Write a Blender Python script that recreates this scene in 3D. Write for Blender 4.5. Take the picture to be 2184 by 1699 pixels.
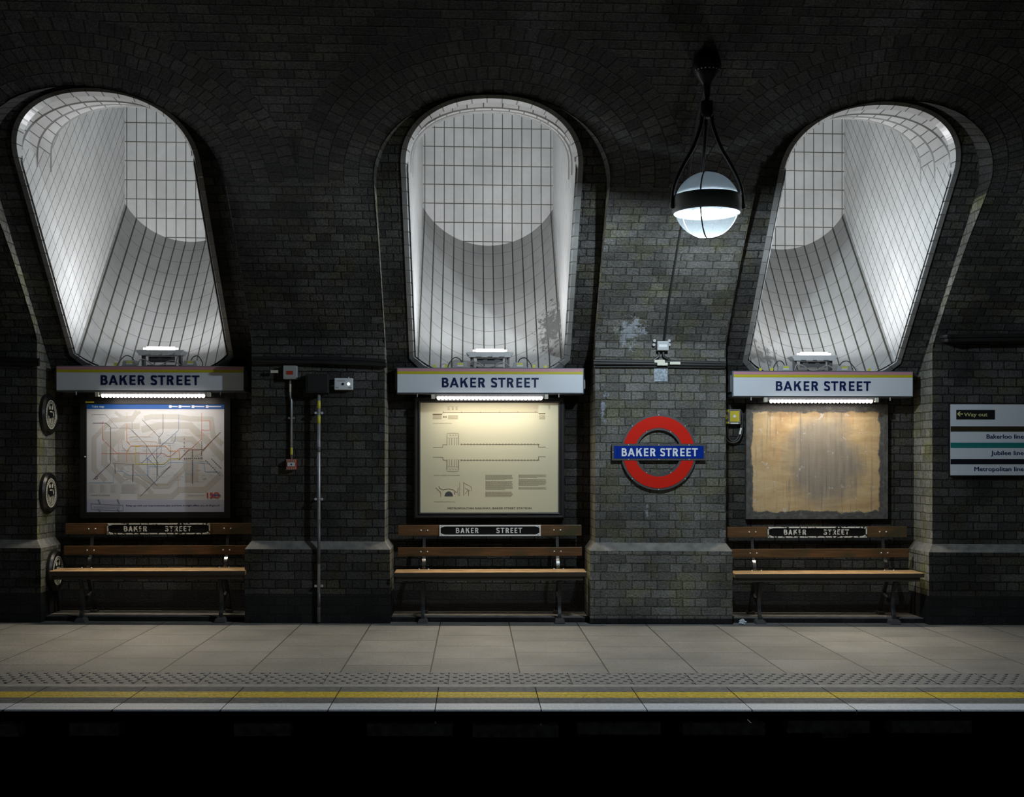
import bpy, math, random
from mathutils import Vector, Matrix
random.seed(7)
for o in list(bpy.data.objects): bpy.data.objects.remove(o)
scene = bpy.context.scene
COL = scene.collection
PI = math.pi

# ------------------------------------------------------------------ camera, world, exposure
FPX = 2520.0; TH = 0.0325; EYE = 1.42; CAMY = -10.5; GRAD = 0.007
cam_d = bpy.data.cameras.new('camera'); cam = bpy.data.objects.new('camera', cam_d); COL.objects.link(cam)
cam_d.sensor_fit = 'HORIZONTAL'; cam_d.sensor_width = 36.0; cam_d.lens = 36.0 * FPX / 2184.0
cam.location = (0, CAMY, EYE); cam.rotation_euler = (PI / 2, 0, -TH)
cam_d.shift_x = 0.0; cam_d.shift_y = (987 - 849.5) / 2184.0
cam_d.clip_start = 0.05
scene.camera = cam
w = bpy.data.worlds.new('world'); scene.world = w; w.use_nodes = True
w.node_tree.nodes['Background'].inputs[0].default_value = (0.6, 0.7, 0.8, 1)
w.node_tree.nodes['Background'].inputs[1].default_value = 0.0
vs = scene.view_settings
scene.display_settings.display_device = 'sRGB'
vs.view_transform = 'Standard'; vs.look = 'None'; vs.gamma = 1.0; vs.exposure = 0.0; vs.use_curve_mapping = False
scene.cycles.use_denoising = True
scene.cycles.max_bounces = 8; scene.cycles.transparent_max_bounces = 8
scene.cycles.sample_clamp_indirect = 4.0

P_PENDANT = 205.0     # W, globe lantern
P_OPPOSITE = 3.0     # W each, unseen fill lights added over the opposite platform
P_BAR = 4.6           # W, strip light under each name sign
P_POOL = 15.0          # W, second light added below the strip for the pool on the platform
P_SHAFT = 4.0        # W, cool fill added at the head of each shaft, source unseen
P_UP = 19.0           # W, floodlight on top of each name sign

def lamp(name, kind, loc, power, color=(1, 1, 1), rot=(0, 0, 0), **kw):
    d = bpy.data.lights.new(name, kind); d.energy = power; d.color = color
    for k, v in kw.items(): setattr(d, k, v)
    o = bpy.data.objects.new(name, d); COL.objects.link(o); o.location = loc; o.rotation_euler = rot
    return o
lamp('opposite_fill_light', 'POINT', (1.66, -11.6, 3.3), P_OPPOSITE, (0.86, 0.93, 1.0), shadow_soft_size=0.2)  # frontal fill, added out of view
lamp('opposite_fill_light', 'POINT', (-4.4, -11.6, 3.3), P_OPPOSITE, (0.86, 0.93, 1.0), shadow_soft_size=0.2)

# ------------------------------------------------------------------ measuring helpers (a point seen in the photo at a known depth)
CS, SN = math.cos(TH), math.sin(TH)
def ray(px, py):
    a = (px - 1092) / FPX; b = (987 - py) / FPX
    return (a * CS + SN, -a * SN + CS, b)
def at(px, py, Y):
    r = ray(px, py); k = (Y - CAMY) / r[1]
    return Vector((r[0] * k, Y, EYE + r[2] * k))

# ------------------------------------------------------------------ vault section
ZS = 2.5
def vz(t): return math.sqrt(80.1 - (6.86 - t) ** 2) - 6.86 * 0 - 3.25 if 0 else math.sqrt(80.1 - (6.86 - t) ** 2) - 3.25
_T = [13.72 * i / 1400 for i in range(1401)]
_S = [0.0]
for i in range(1, 1401): _S.append(_S[-1] + math.hypot(_T[i] - _T[i-1], vz(_T[i]) - vz(_T[i-1])))
STOT = _S[-1]
def t_of_s(s):
    s = min(max(s, 0), STOT); lo, hi = 0, 1400
    while hi - lo > 1:
        m = (lo + hi) // 2
        if _S[m] <= s: lo = m
        else: hi = m
    f = (s - _S[lo]) / (_S[hi] - _S[lo]); return _T[lo] + f * (_T[hi] - _T[lo])
def s_of_z(z):
    for i in range(701):
        if vz(_T[i]) >= z: return _S[i]
    return _S[700]
def t_of_z(z):
    return t_of_s(s_of_z(z))
def onvault(px, py):
    r = ray(px, py)
    Y = 0.0
    while Y > -6:
        k = (Y - CAMY) / r[1]; X = r[0] * k; z = EYE + r[2] * k
        if z <= vz(max(0, -Y)) - GRAD * X: return Vector((X, Y, z))
        Y -= 0.004
    return None

# ------------------------------------------------------------------ mesh builder
class MB:
    def __init__(s): s.v = []; s.f = []; s.uv = []; s.m = []
    def vert(s, p): s.v.append(tuple(p)); return len(s.v) - 1
    def face(s, pts, uvs=None, m=0):
        idx = [s.vert(p) for p in pts]
        s.f.append(idx); s.uv.append([tuple(u) for u in uvs] if uvs else [(p[0], p[2]) for p in pts]); s.m.append(m)
    def grid(s, fn, nu, nv, m=0, flip=False):
        P = [[fn(i / nu, j / nv) for j in range(nv + 1)] for i in range(nu + 1)]
        base = len(s.v)
        for i in range(nu + 1):
            for j in range(nv + 1): s.v.append(tuple(P[i][j][0]))
        for i in range(nu):
            for j in range(nv):
                q = [(i, j), (i + 1, j), (i + 1, j + 1), (i, j + 1)]
                if flip: q.reverse()
                s.f.append([base + a * (nv + 1) + b for a, b in q]); s.uv.append([tuple(P[a][b][1]) for a, b in q]); s.m.append(m)
    def box(s, a, b, m=0, bev=0.0):
        x0, x1 = sorted((a[0], b[0])); y0, y1 = sorted((a[1], b[1])); z0, z1 = sorted((a[2], b[2]))
        c = [(x0,y0,z0),(x1,y0,z0),(x1,y1,z0),(x0,y1,z0),(x0,y0,z1),(x1,y0,z1),(x1,y1,z1),(x0,y1,z1)]
        for q, ax in (((0,1,5,4),1),((2,3,7,6),1),((1,2,6,5),0),((3,0,4,7),0),((4,5,6,7),2),((3,2,1,0),2)):
            pts = [c[i] for i in q]
            if ax == 1: uv = [(p[0], p[2]) for p in pts]
            elif ax == 0: uv = [(p[1], p[2]) for p in pts]
            else: uv = [(p[0], p[1]) for p in pts]
            s.face(pts, uv, m)
    def prism(s, poly, y0, y1, m=0, axis='Y'):
        # poly: list of (x,z) ccw seen from -Y ; extruded y0 (front) .. y1 (back)
        def P(p, y): return (p[0], y, p[1]) if axis == 'Y' else (y, p[0], p[1])
        n = len(poly)
        a = [s.vert(P(p, y0)) for p in poly]; b = [s.vert(P(p, y1)) for p in poly]
        s.f.append(a); s.uv.append([tuple(p) for p in poly]); s.m.append(m)
        s.f.append(b[::-1]); s.uv.append([tuple(p) for p in poly[::-1]]); s.m.append(m)
        for i in range(n):
            j = (i + 1) % n
            s.f.append([a[i], b[i], b[j], a[j]]); s.m.append(m)
            s.uv.append([poly[i], poly[i], poly[j], poly[j]])
    def tube(s, pts, r, n=8, m=0, cap=True, smooth=1):
        pts = [Vector(p) for p in pts]
        if smooth > 1:
            q = []
            for i in range(len(pts) - 1):
                p0 = pts[max(i-1, 0)]; p1 = pts[i]; p2 = pts[i+1]; p3 = pts[min(i+2, len(pts)-1)]
                for k in range(smooth):
                    t = k / smooth
                    q.append(0.5 * ((2*p1) + (p2-p0)*t + (2*p0-5*p1+4*p2-p3)*t*t + (3*p1-p0-3*p2+p3)*t**3))
            q.append(pts[-1]); pts = q
        R = r if isinstance(r, (list, tuple)) else [r] * len(pts)
        if len(R) != len(pts): R = [R[min(int(i * len(R) / len(pts)), len(R)-1)] for i in range(len(pts))]
        rings = []; up = Vector((0, 0, 1)); prev = None
        for i, p in enumerate(pts):
            d = (pts[min(i+1, len(pts)-1)] - pts[max(i-1, 0)])
            d = d.normalized() if d.length > 1e-9 else Vector((0,0,1))
            if prev is None:
                a = d.cross(Vector((0.13, 1, 0.07))).normalized()
            else:
                a = (prev - d * prev.dot(d)).normalized()
            prev = a; b = d.cross(a)
            rings.append([s.vert(p + (a * math.cos(2*PI*k/n) + b * math.sin(2*PI*k/n)) * R[i]) for k in range(n)])
        for i in range(len(rings) - 1):
            for k in range(n):
                l = (k + 1) % n
                s.f.append([rings[i][k], rings[i][l], rings[i+1][l], rings[i+1][k]]); s.uv.append([(k/n, i), ((k+1)/n, i), ((k+1)/n, i+1), (k/n, i+1)]); s.m.append(m)
        if cap:
            for rg, rev in ((rings[0], True), (rings[-1], False)):
                q = rg[::-1] if rev else rg
                s.f.append(q); s.uv.append([(0, 0)] * n); s.m.append(m)
    def lathe(s, prof, c=(0, 0, 0), n=32, m=0, axis='Z', a0=0, a1=2*PI):
        c = Vector(c); rows = []
        closed = abs(a1 - a0 - 2*PI) < 1e-6
        cnt = n if closed else n + 1
        for r, h in prof:
            row = []
            for k in range(cnt):
                a = a0 + (a1 - a0) * k / n
                if axis == 'Z': p = Vector((r*math.cos(a), r*math.sin(a), h))
                elif axis == 'Y': p = Vector((r*math.cos(a), h, r*math.sin(a)))
                else: p = Vector((h, r*math.cos(a), r*math.sin(a)))
                row.append(s.vert(c + p))
            rows.append(row)
        for i in range(len(rows) - 1):
            for k in range(n):
                l = (k + 1) % cnt
                s.f.append([rows[i][k], rows[i][l], rows[i+1][l], rows[i+1][k]]); s.uv.append([(k/n, i), ((k+1)/n, i), ((k+1)/n, i+1), (k/n, i+1)]); s.m.append(m)
    def build(s, name, mats, parent=None, smooth=False, shear=False, origin=None, bevel=0.0, solid=0.0, weld=False, loc=None):
        if not isinstance(mats, (list, tuple)): mats = [mats]
        me = bpy.data.meshes.new(name)
        vv = s.v
        if shear: vv = [(x, y, z - GRAD * x) for x, y, z in vv]
        if origin is not None: vv = [(x - origin[0], y - origin[1], z - origin[2]) for x, y, z in vv]
        me.from_pydata(vv, [], s.f)
        uvl = me.uv_layers.new(name='UVMap')
        k = 0
        data = []
        for u in s.uv:
            for t in u: data += [t[0], t[1]]
        uvl.data.foreach_set('uv', data)
        for mt in mats: me.materials.append(mt)
        me.polygons.foreach_set('material_index', s.m)
        if smooth: me.polygons.foreach_set('use_smooth', [True] * len(s.f))
        me.update()
        o = bpy.data.objects.new(name, me); COL.objects.link(o)
        if origin is not None: o.location = origin
        if loc is not None: o.location = loc
        if parent is not None:
            o.parent = parent
            if origin is None and loc is None: o.location = (0, 0, 0)
        if weld:
            md = o.modifiers.new('weld', 'WELD'); md.merge_threshold = 1e-4
        if bevel:
            md = o.modifiers.new('weld', 'WELD'); md.merge_threshold = 1e-5
            md = o.modifiers.new('bevel', 'BEVEL'); md.width = bevel; md.segments = 2; md.limit_method = 'ANGLE'
        if solid:
            md = o.modifiers.new('solid', 'SOLIDIFY'); md.thickness = solid; md.offset = 0
        return o

def thing(name, label, cat, loc=(0, 0, 0), group=None):
    o = bpy.data.objects.new(name, None); COL.objects.link(o); o.location = loc
    o.empty_display_size = 0.1
    return tag(o, label, cat, group)
def tag(o, label, cat, group=None):
    o['label'] = label; o['category'] = cat
    if group: o['group'] = group
    return o
def struct(o): o['kind'] = 'structure'; return o

# ------------------------------------------------------------------ materials
def newmat(name):
    m = bpy.data.materials.new(name); m.use_nodes = True
    nt = m.node_tree; b = nt.nodes['Principled BSDF']
    return m, nt, b
def plain(name, col, rough=0.5, metal=0.0, spec=0.5, noise=0.0, nscale=20.0, emit=None, estr=0.0, bump=0.0, coat=0.0):
    m, nt, b = newmat(name)
    b.inputs['Base Color'].default_value = (*col, 1); b.inputs['Roughness'].default_value = rough
    b.inputs['Metallic'].default_value = metal; b.inputs['Specular IOR Level'].default_value = spec
    if coat: b.inputs['Coat Weight'].default_value = coat; b.inputs['Coat Roughness'].default_value = 0.15
    if noise or bump:
        tc = nt.nodes.new('ShaderNodeTexCoord'); n = nt.nodes.new('ShaderNodeTexNoise')
        n.inputs['Scale'].default_value = nscale; n.inputs['Detail'].default_value = 6
        nt.links.new(tc.outputs['Object'], n.inputs['Vector'])
        if noise:
            mr = nt.nodes.new('ShaderNodeMapRange'); mr.inputs[1].default_value = 0.3; mr.inputs[2].default_value = 0.7
            mr.inputs[3].default_value = 1 - noise; mr.inputs[4].default_value = 1 + noise
            mx = nt.nodes.new('ShaderNodeVectorMath'); mx.operation = 'SCALE'
            mx.inputs[0].default_value = col
            nt.links.new(n.outputs['Fac'], mr.inputs[0]); nt.links.new(mr.outputs[0], mx.inputs['Scale'])
            nt.links.new(mx.outputs[0], b.inputs['Base Color'])
        if bump:
            bp = nt.nodes.new('ShaderNodeBump'); bp.inputs['Strength'].default_value = 0.6; bp.inputs['Distance'].default_value = bump
            nt.links.new(n.outputs['Fac'], bp.inputs['Height']); nt.links.new(bp.outputs[0], b.inputs['Normal'])
    if emit:
        b.inputs['Emission Color'].default_value = (*emit, 1); b.inputs['Emission Strength'].default_value = estr
    return m

def brickmat(name, c1, c2, mort, bw=0.225, rh=0.0765, off=0.5, ofreq=2, sq=1.0, sqf=2, mortar=0.011, rough=0.8, bump=0.012, rot=0.0,
             dirt=0.5, olive=0.0, bias=0.0, distort=0.006, fine=0.35, glaze=False, patches=(), stains=(), msmooth=0.15, rows=None, shift=(0, 0), upper_dark=False):
    m, nt, b = newmat(name)
    N = nt.nodes; L = nt.links
    uv = N.new('ShaderNodeUVMap'); uv.uv_map = 'UVMap'
    geo = N.new('ShaderNodeNewGeometry')
    vec = uv.outputs[0]
    if shift != (0, 0):
        a0 = N.new('ShaderNodeVectorMath'); a0.operation = 'ADD'; a0.inputs[1].default_value = (shift[0], shift[1], 0); L.new(vec, a0.inputs[0]); vec = a0.outputs[0]
    if distort:
        n0 = N.new('ShaderNodeTexNoise'); n0.inputs['Scale'].default_value = 16; n0.inputs['Detail'].default_value = 7; n0.inputs['Roughness'].default_value = .6
        L.new(uv.outputs[0], n0.inputs['Vector'])
        sb = N.new('ShaderNodeVectorMath'); sb.operation = 'SUBTRACT'; sb.inputs[1].default_value = (.5, .5, .5); L.new(n0.outputs['Color'], sb.inputs[0])
        sc = N.new('ShaderNodeVectorMath'); sc.operation = 'SCALE'; sc.inputs['Scale'].default_value = distort * 4; L.new(sb.outputs[0], sc.inputs[0])
        ad = N.new('ShaderNodeVectorMath'); ad.operation = 'ADD'; L.new(vec, ad.inputs[0]); L.new(sc.outputs[0], ad.inputs[1]); vec = ad.outputs[0]
    br = N.new('ShaderNodeTexBrick'); L.new(vec, br.inputs['Vector'])
    br.offset = off; br.offset_frequency = ofreq; br.squash = sq; br.squash_frequency = sqf
    br.inputs['Color1'].default_value = (*c1, 1); br.inputs['Color2'].default_value = (*c2, 1); br.inputs['Mortar'].default_value = (*mort, 1)
    br.inputs['Scale'].default_value = 1; br.inputs['Mortar Size'].default_value = mortar / 2; br.inputs['Mortar Smooth'].default_value = msmooth
    br.inputs['Bias'].default_value = bias; br.inputs['Brick Width'].default_value = bw; br.inputs['Row Height'].default_value = rh
    col = br.outputs['Color']
    if rows:                                # faint cross joints between the rows
        b2 = N.new('ShaderNodeTexBrick'); L.new(vec, b2.inputs['Vector']); b2.offset = 0
        b2.inputs['Color1'].default_value = (1, 1, 1, 1); b2.inputs['Color2'].default_value = (1, 1, 1, 1); b2.inputs['Mortar'].default_value = (.30, .30, .28, 1)
        b2.inputs['Scale'].default_value = 1; b2.inputs['Mortar Size'].default_value = .0028; b2.inputs['Mortar Smooth'].default_value = .1; b2.inputs['Brick Width'].default_value = 90; b2.inputs['Row Height'].default_value = rows
        mm = N.new('ShaderNodeMix'); mm.data_type = 'RGBA'; mm.blend_type = 'MULTIPLY'; mm.inputs['Factor'].default_value = 1; L.new(col, mm.inputs['A']); L.new(b2.outputs['Color'], mm.inputs['B']); col = mm.outputs['Result']
    def mul(col, fac_node, lo, hi, a=0.35, bb=0.65):
        mr = N.new('ShaderNodeMapRange'); mr.inputs[1].default_value = a; mr.inputs[2].default_value = bb
        mr.inputs[3].default_value = lo; mr.inputs[4].default_value = hi
        L.new(fac_node, mr.inputs[0])
        s = N.new('ShaderNodeVectorMath'); s.operation = 'SCALE'; L.new(col, s.inputs[0]); L.new(mr.outputs[0], s.inputs['Scale'])
        return s.outputs[0]
    if dirt:
        nb = N.new('ShaderNodeTexNoise'); nb.inputs['Scale'].default_value = 1.7; nb.inputs['Detail'].default_value = 5; L.new(geo.outputs['Position'], nb.inputs['Vector'])
        col = mul(col, nb.outputs['Fac'], 1 - dirt, 1 + dirt * .5)
    nf = N.new('ShaderNodeTexNoise'); nf.inputs['Scale'].default_value = 60 if not glaze else 8; nf.inputs['Detail'].default_value = 8; nf.inputs['Roughness'].default_value = 0.7
    L.new(geo.outputs['Position'], nf.inputs['Vector'])
    if fine: col = mul(col, nf.outputs['Fac'], 1 - fine, 1 + fine)
    if olive:
        no = N.new('ShaderNodeTexNoise'); no.inputs['Scale'].default_value = 4.5; no.inputs['Detail'].default_value = 6; L.new(geo.outputs['Position'], no.inputs['Vector'])
        mr = N.new('ShaderNodeMapRange'); mr.inputs[1].default_value = 0.5; mr.inputs[2].default_value = 0.62; mr.inputs[3].default_value = 0; mr.inputs[4].default_value = olive
        L.new(no.outputs['Fac'], mr.inputs[0])
        mx = N.new('ShaderNodeMix'); mx.data_type = 'RGBA'; mx.blend_type = 'MULTIPLY'
        L.new(mr.outputs[0], mx.inputs['Factor']); L.new(col, mx.inputs['A']); mx.inputs['B'].default_value = (1.05, 1.08, 0.42, 1)
        col = mx.outputs['Result']
    if upper_dark:                                # darkens towards the higher courses, with a noisy edge
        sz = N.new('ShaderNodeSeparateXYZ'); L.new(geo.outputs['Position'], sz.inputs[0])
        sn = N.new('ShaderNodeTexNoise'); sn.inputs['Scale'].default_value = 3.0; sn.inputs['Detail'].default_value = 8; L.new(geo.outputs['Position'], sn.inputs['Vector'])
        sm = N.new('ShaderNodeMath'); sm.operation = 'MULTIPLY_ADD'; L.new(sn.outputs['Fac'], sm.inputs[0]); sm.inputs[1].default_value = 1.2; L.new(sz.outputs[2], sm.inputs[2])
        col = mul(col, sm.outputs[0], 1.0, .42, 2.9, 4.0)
    for (cx, cy, cz, rx, rz, thr, pc) in patches:      # a stain or bloom of its own shape round one place on the wall
        sub = N.new('ShaderNodeVectorMath'); sub.operation = 'SUBTRACT'; sub.inputs[1].default_value = (cx, cy, cz); L.new(geo.outputs['Position'], sub.inputs[0])
        dv = N.new('ShaderNodeVectorMath'); dv.operation = 'DIVIDE'; dv.inputs[1].default_value = (rx, 0.6, rz); L.new(sub.outputs[0], dv.inputs[0])
        ln = N.new('ShaderNodeVectorMath'); ln.operation = 'LENGTH'; L.new(dv.outputs[0], ln.inputs[0])
        ns = N.new('ShaderNodeTexNoise'); ns.inputs['Scale'].default_value = 16; ns.inputs['Detail'].default_value = 10; ns.inputs['Roughness'].default_value = .75; L.new(geo.outputs['Position'], ns.inputs['Vector'])
        m1 = N.new('ShaderNodeMapRange'); m1.inputs[1].default_value = 0; m1.inputs[2].default_value = 1; m1.inputs[3].default_value = 0.22; m1.inputs[4].default_value = -.12; L.new(ln.outputs['Value'], m1.inputs[0])
        a = N.new('ShaderNodeMath'); a.operation = 'ADD'; L.new(m1.outputs[0], a.inputs[0]); L.new(ns.outputs['Fac'], a.inputs[1])
        m2 = N.new('ShaderNodeMapRange'); m2.inputs[1].default_value = thr; m2.inputs[2].default_value = thr + .06; L.new(a.outputs[0], m2.inputs[0])
        mx = N.new('ShaderNodeMix'); mx.data_type = 'RGBA'; L.new(m2.outputs[0], mx.inputs['Factor']); L.new(col, mx.inputs['A']); mx.inputs['B'].default_value = (*pc, 1)
        col = mx.outputs['Result']
    L.new(col, b.inputs['Base Color'])
    b.inputs['Roughness'].default_value = rough
    b.inputs['Specular IOR Level'].default_value = 0.5 if glaze else 0.25
    inv = N.new('ShaderNodeMath'); inv.operation = 'SUBTRACT'; inv.inputs[0].default_value = 1.0; L.new(br.outputs['Fac'], inv.inputs[1])
    h = inv.outputs[0]
    if not glaze:
        ml = N.new('ShaderNodeMath'); ml.operation = 'MULTIPLY_ADD'; L.new(nf.outputs['Fac'], ml.inputs[0]); ml.inputs[1].default_value = 1.7; L.new(h, ml.inputs[2]); h = ml.outputs[0]
    bp = N.new('ShaderNodeBump'); bp.inputs['Strength'].default_value = 1.0; bp.inputs['Distance'].default_value = bump
    L.new(h, bp.inputs['Height']); L.new(bp.outputs[0], b.inputs['Normal'])
    return m

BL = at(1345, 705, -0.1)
M = {}
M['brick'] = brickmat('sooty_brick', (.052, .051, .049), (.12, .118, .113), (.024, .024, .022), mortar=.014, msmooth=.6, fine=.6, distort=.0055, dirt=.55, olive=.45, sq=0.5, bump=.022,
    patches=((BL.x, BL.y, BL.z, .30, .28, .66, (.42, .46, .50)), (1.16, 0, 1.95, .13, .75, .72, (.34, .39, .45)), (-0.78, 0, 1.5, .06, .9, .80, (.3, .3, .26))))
M['brick_pale'] = brickmat('pale_stock_brick', (.14, .138, .128), (.26, .256, .242), (.11, .112, .085), mortar=.013, msmooth=.6, fine=.5, distort=.005, dirt=.4, olive=.40, sq=0.5, bump=.014, upper_dark=True,
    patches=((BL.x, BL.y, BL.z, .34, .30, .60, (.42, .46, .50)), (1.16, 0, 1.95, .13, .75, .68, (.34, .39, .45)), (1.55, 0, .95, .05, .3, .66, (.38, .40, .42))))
M['brick_reveal'] = brickmat('lit_reveal_brick', (.20, .20, .17), (.34, .335, .30), (.12, .12, .08), mortar=.012, msmooth=.5, fine=.4, distort=.0045, dirt=.35, olive=.6, sq=0.5, bump=.014)  # pale olive brick, lightened to carry the light on the reveals
M['brick_ring'] = brickmat('arch_ring_brick', (.045, .044, .043), (.105, .102, .098), (.018, .018, .017), bw=.079, rh=.1172, off=.5, dirt=.45, olive=.3, bump=.02, mortar=.013, msmooth=.5, fine=.6, distort=.004)
M['brick_base'] = brickmat('black_painted_brick', (.018, .018, .018), (.03, .03, .03), (.015, .015, .015), dirt=.4, sq=.5, rough=.6, bump=.012)
M['stone'] = plain('plinth_stone', (.17, .168, .155), .8, noise=.3, nscale=14, bump=.006)
M['tile'] = brickmat('white_glazed_tile', (.70, .70, .69), (.78, .78, .77), (.13, .13, .10), bw=.1, rh=.195, off=0.0, mortar=.009, rough=.28, glaze=True, bump=.004, dirt=.1, fine=.05, distort=.0006, msmooth=.1)
M['tile_side'] = brickmat('white_glazed_tile_side', (.70, .70, .69), (.78, .78, .77), (.13, .13, .10), bw=.1, rh=60, off=0.0, mortar=.008, rows=.195, shift=(20, 20), rough=.28, glaze=True, bump=.004, dirt=.1, fine=.05, distort=.0006, msmooth=.1)
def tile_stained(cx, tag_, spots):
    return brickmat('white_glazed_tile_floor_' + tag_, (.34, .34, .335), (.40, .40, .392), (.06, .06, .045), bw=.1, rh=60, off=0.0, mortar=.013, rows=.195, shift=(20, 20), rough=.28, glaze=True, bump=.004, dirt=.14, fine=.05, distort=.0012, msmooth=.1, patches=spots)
M['tile_edge'] = brickmat('tile_edging', (.17, .17, .165), (.23, .23, .22), (.10, .10, .08), bw=.125, rh=4.0, off=0.0, mortar=.008, rough=.35, glaze=True, bump=.003, dirt=.2, fine=.1, distort=.001, shift=(0, 2))
M['tile_soffit'] = brickmat('tile_soffit', (.66, .66, .65), (.74, .74, .73), (.10, .10, .08), bw=.125, rh=4.0, off=0.0, mortar=.010, rough=.3, glaze=True, bump=.003, dirt=.1, fine=.05, distort=.001, shift=(0, 2))
M['paving'] = brickmat('paving_slab', (.175, .172, .163), (.21, .206, .197), (.04, .04, .036), bw=.58, rh=.607, off=0.5, mortar=.010, rough=.62, bump=.003, dirt=.18, fine=.16, olive=.10, distort=.0008)
M['nose'] = plain('grey_nosing', (.22, .22, .215), .7, noise=.25, nscale=30, bump=.002)
M['tactile'] = plain('tactile_paving', (.15, .15, .148), .75, noise=.25, nscale=40, bump=.002)
M['yellow'] = plain('yellow_line_paint', (.80, .62, .05), .6, noise=.3, nscale=60)
M['white_edge'] = plain('white_edge_paint', (.56, .60, .66), .6, noise=.2, nscale=80, bump=.001)
M['pit'] = brickmat('platform_wall_brick', (.02, .02, .02), (.04, .04, .04), (.015, .015, .015), dirt=.5, sq=.5, rough=.85)
M['black'] = plain('black_metal', (.012, .012, .013), .4, spec=.5)
M['iron'] = plain('cast_iron', (.05, .05, .052), .35, metal=.3, noise=.2)
M['polished'] = plain('worn_polished_iron', (.55, .53, .50), .25, metal=1.0)
M['steel'] = plain('galvanised_steel', (.42, .43, .44), .45, metal=.6, noise=.1)
M['dsteel'] = plain('dull_steel', (.16, .16, .165), .5, metal=.4)
M['grey'] = plain('grey_plastic', (.33, .34, .345), .45)
M['lgrey'] = plain('light_grey_plastic', (.55, .56, .57), .4)
M['signw'] = plain('sign_enamel', (.66, .70, .75), .32, coat=.3)
M['signframe'] = plain('sign_case', (.10, .12, .14), .4, metal=.3)
M['navy'] = plain('navy_lettering', (.003, .010, .07), .4)
M['pink'] = plain('pink_stripe', (.52, .26, .30), .4)
M['ystripe'] = plain('yellow_stripe', (.52, .46, .02), .4)
M['ylabel'] = plain('yellow_label', (.62, .58, .06), .5)
M['wlabel'] = plain('white_label', (.62, .66, .68), .5)
M['cream'] = plain('cream_tag', (.62, .62, .50), .5)
M['red'] = plain('red_enamel', (.62, .022, .012), .22, coat=.4)
M['blue'] = plain('blue_enamel', (.004, .028, .26), .22, coat=.4)
M['roundframe'] = plain('bronze_grey_frame', (.085, .085, .085), .5, metal=.3)
M['whitee'] = plain('white_enamel', (.75, .80, .84), .35)
M['orange'] = plain('red_orange_paint', (.38, .045, .02), .4)
M['rubber'] = plain('black_cable', (.012, .012, .012), .5)
M['gcable'] = plain('grey_cable', (.30, .30, .30), .5)
def woodmat():
    m, nt, b = newmat('varnished_wood'); N = nt.nodes; L = nt.links
    tc = N.new('ShaderNodeTexCoord'); mp = N.new('ShaderNodeMapping'); mp.inputs['Scale'].default_value = (1.2, 12, 18); L.new(tc.outputs['Object'], mp.inputs[0])
    n = N.new('ShaderNodeTexNoise'); n.inputs['Scale'].default_value = 3; n.inputs['Detail'].default_value = 6; L.new(mp.outputs[0], n.inputs['Vector'])
    cr = N.new('ShaderNodeValToRGB'); e = cr.color_ramp.elements; e[0].position = .3; e[0].color = (.065, .034, .015, 1); e[1].position = .7; e[1].color = (.16, .083, .034, 1)
    L.new(n.outputs['Fac'], cr.inputs[0])
    n2 = N.new('ShaderNodeTexNoise'); n2.inputs['Scale'].default_value = 3.2; L.new(tc.outputs['Object'], n2.inputs['Vector'])
    mr = N.new('ShaderNodeMapRange'); mr.inputs[1].default_value = .44; mr.inputs[2].default_value = .60; L.new(n2.outputs['Fac'], mr.inputs[0])
    mx = N.new('ShaderNodeMix'); mx.data_type = 'RGBA'; L.new(mr.outputs[0], mx.inputs['Factor']); L.new(cr.outputs[0], mx.inputs['A']); mx.inputs['B'].default_value = (.055, .05, .024, 1)
    L.new(mx.outputs['Result'], b.inputs['Base Color']); b.inputs['Roughness'].default_value = .42
    return m
M['wood'] = woodmat()
M['seatwood'] = plain('worn_seat_wood', (.42, .27, .13), .38, noise=.25, nscale=9)
def emis(name, col, s):
    m, nt, b = newmat(name); b.inputs['Base Color'].default_value = (.8, .8, .8, 1)
    b.inputs['Emission Color'].default_value = (*col, 1); b.inputs['Emission Strength'].default_value = s; return m
M['led'] = emis('led_glow', (1.0, .90, .84), 9.0)
M['tubeglow'] = emis('tube_glow', (1.0, .93, .86), 9.0)
M['bulb'] = emis('bulb_glow', (.80, .93, 1.0), 14.0)
M['dotglow'] = emis('indicator_glow', (1, 1, 1), 3.0)

# ------------------------------------------------------------------ text
def text_poly(string, size, font_w=0.0):
    cu = bpy.data.curves.new('t', 'FONT'); cu.body = string; cu.size = size; cu.resolution_u = 3; cu.offset = font_w * size
    o = bpy.data.objects.new('t', cu); COL.objects.link(o)
    dg = bpy.context.evaluated_depsgraph_get(); dg.update()
    me = bpy.data.meshes.new_from_object(o.evaluated_get(dg))
    vs_ = [tuple(v.co) for v in me.vertices]; fs = [list(p.vertices) for p in me.polygons]
    bpy.data.objects.remove(o); bpy.data.curves.remove(cu); bpy.data.meshes.remove(me)
    return vs_, fs
def text_into(mb, string, x0, x1, z0, h, y, m=0, font_w=0.0, bold=0.0):
    """lay the words between x0 and x1 on the plane y; h = capital height, z0 = baseline"""
    vs_, fs = text_poly(string, 1.0, font_w)
    if not vs_: return
    xs = [v[0] for v in vs_]; cap = 0.729
    a, b = min(xs), max(xs); k = (x1 - x0) / (b - a); kz = h / cap
    for q, (dx, dz) in enumerate(((0, 0),) if not bold else ((0, 0), (bold, 0), (-bold, 0), (0, bold * .7), (0, -bold * .7))):
        base = len(mb.v)
        for v in vs_: mb.v.append((x0 + (v[0] - a) * k + dx * h, y - q * 4e-5, z0 + v[1] * kz + dz * h))
        for f in fs:
            mb.f.append([base + i for i in f]); mb.uv.append([(0, 0)] * len(f)); mb.m.append(m)
W_ = 0.195
def rect(a, b, c, d): return [(a, b), (c, b), (c, d), (a, d)]
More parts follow.
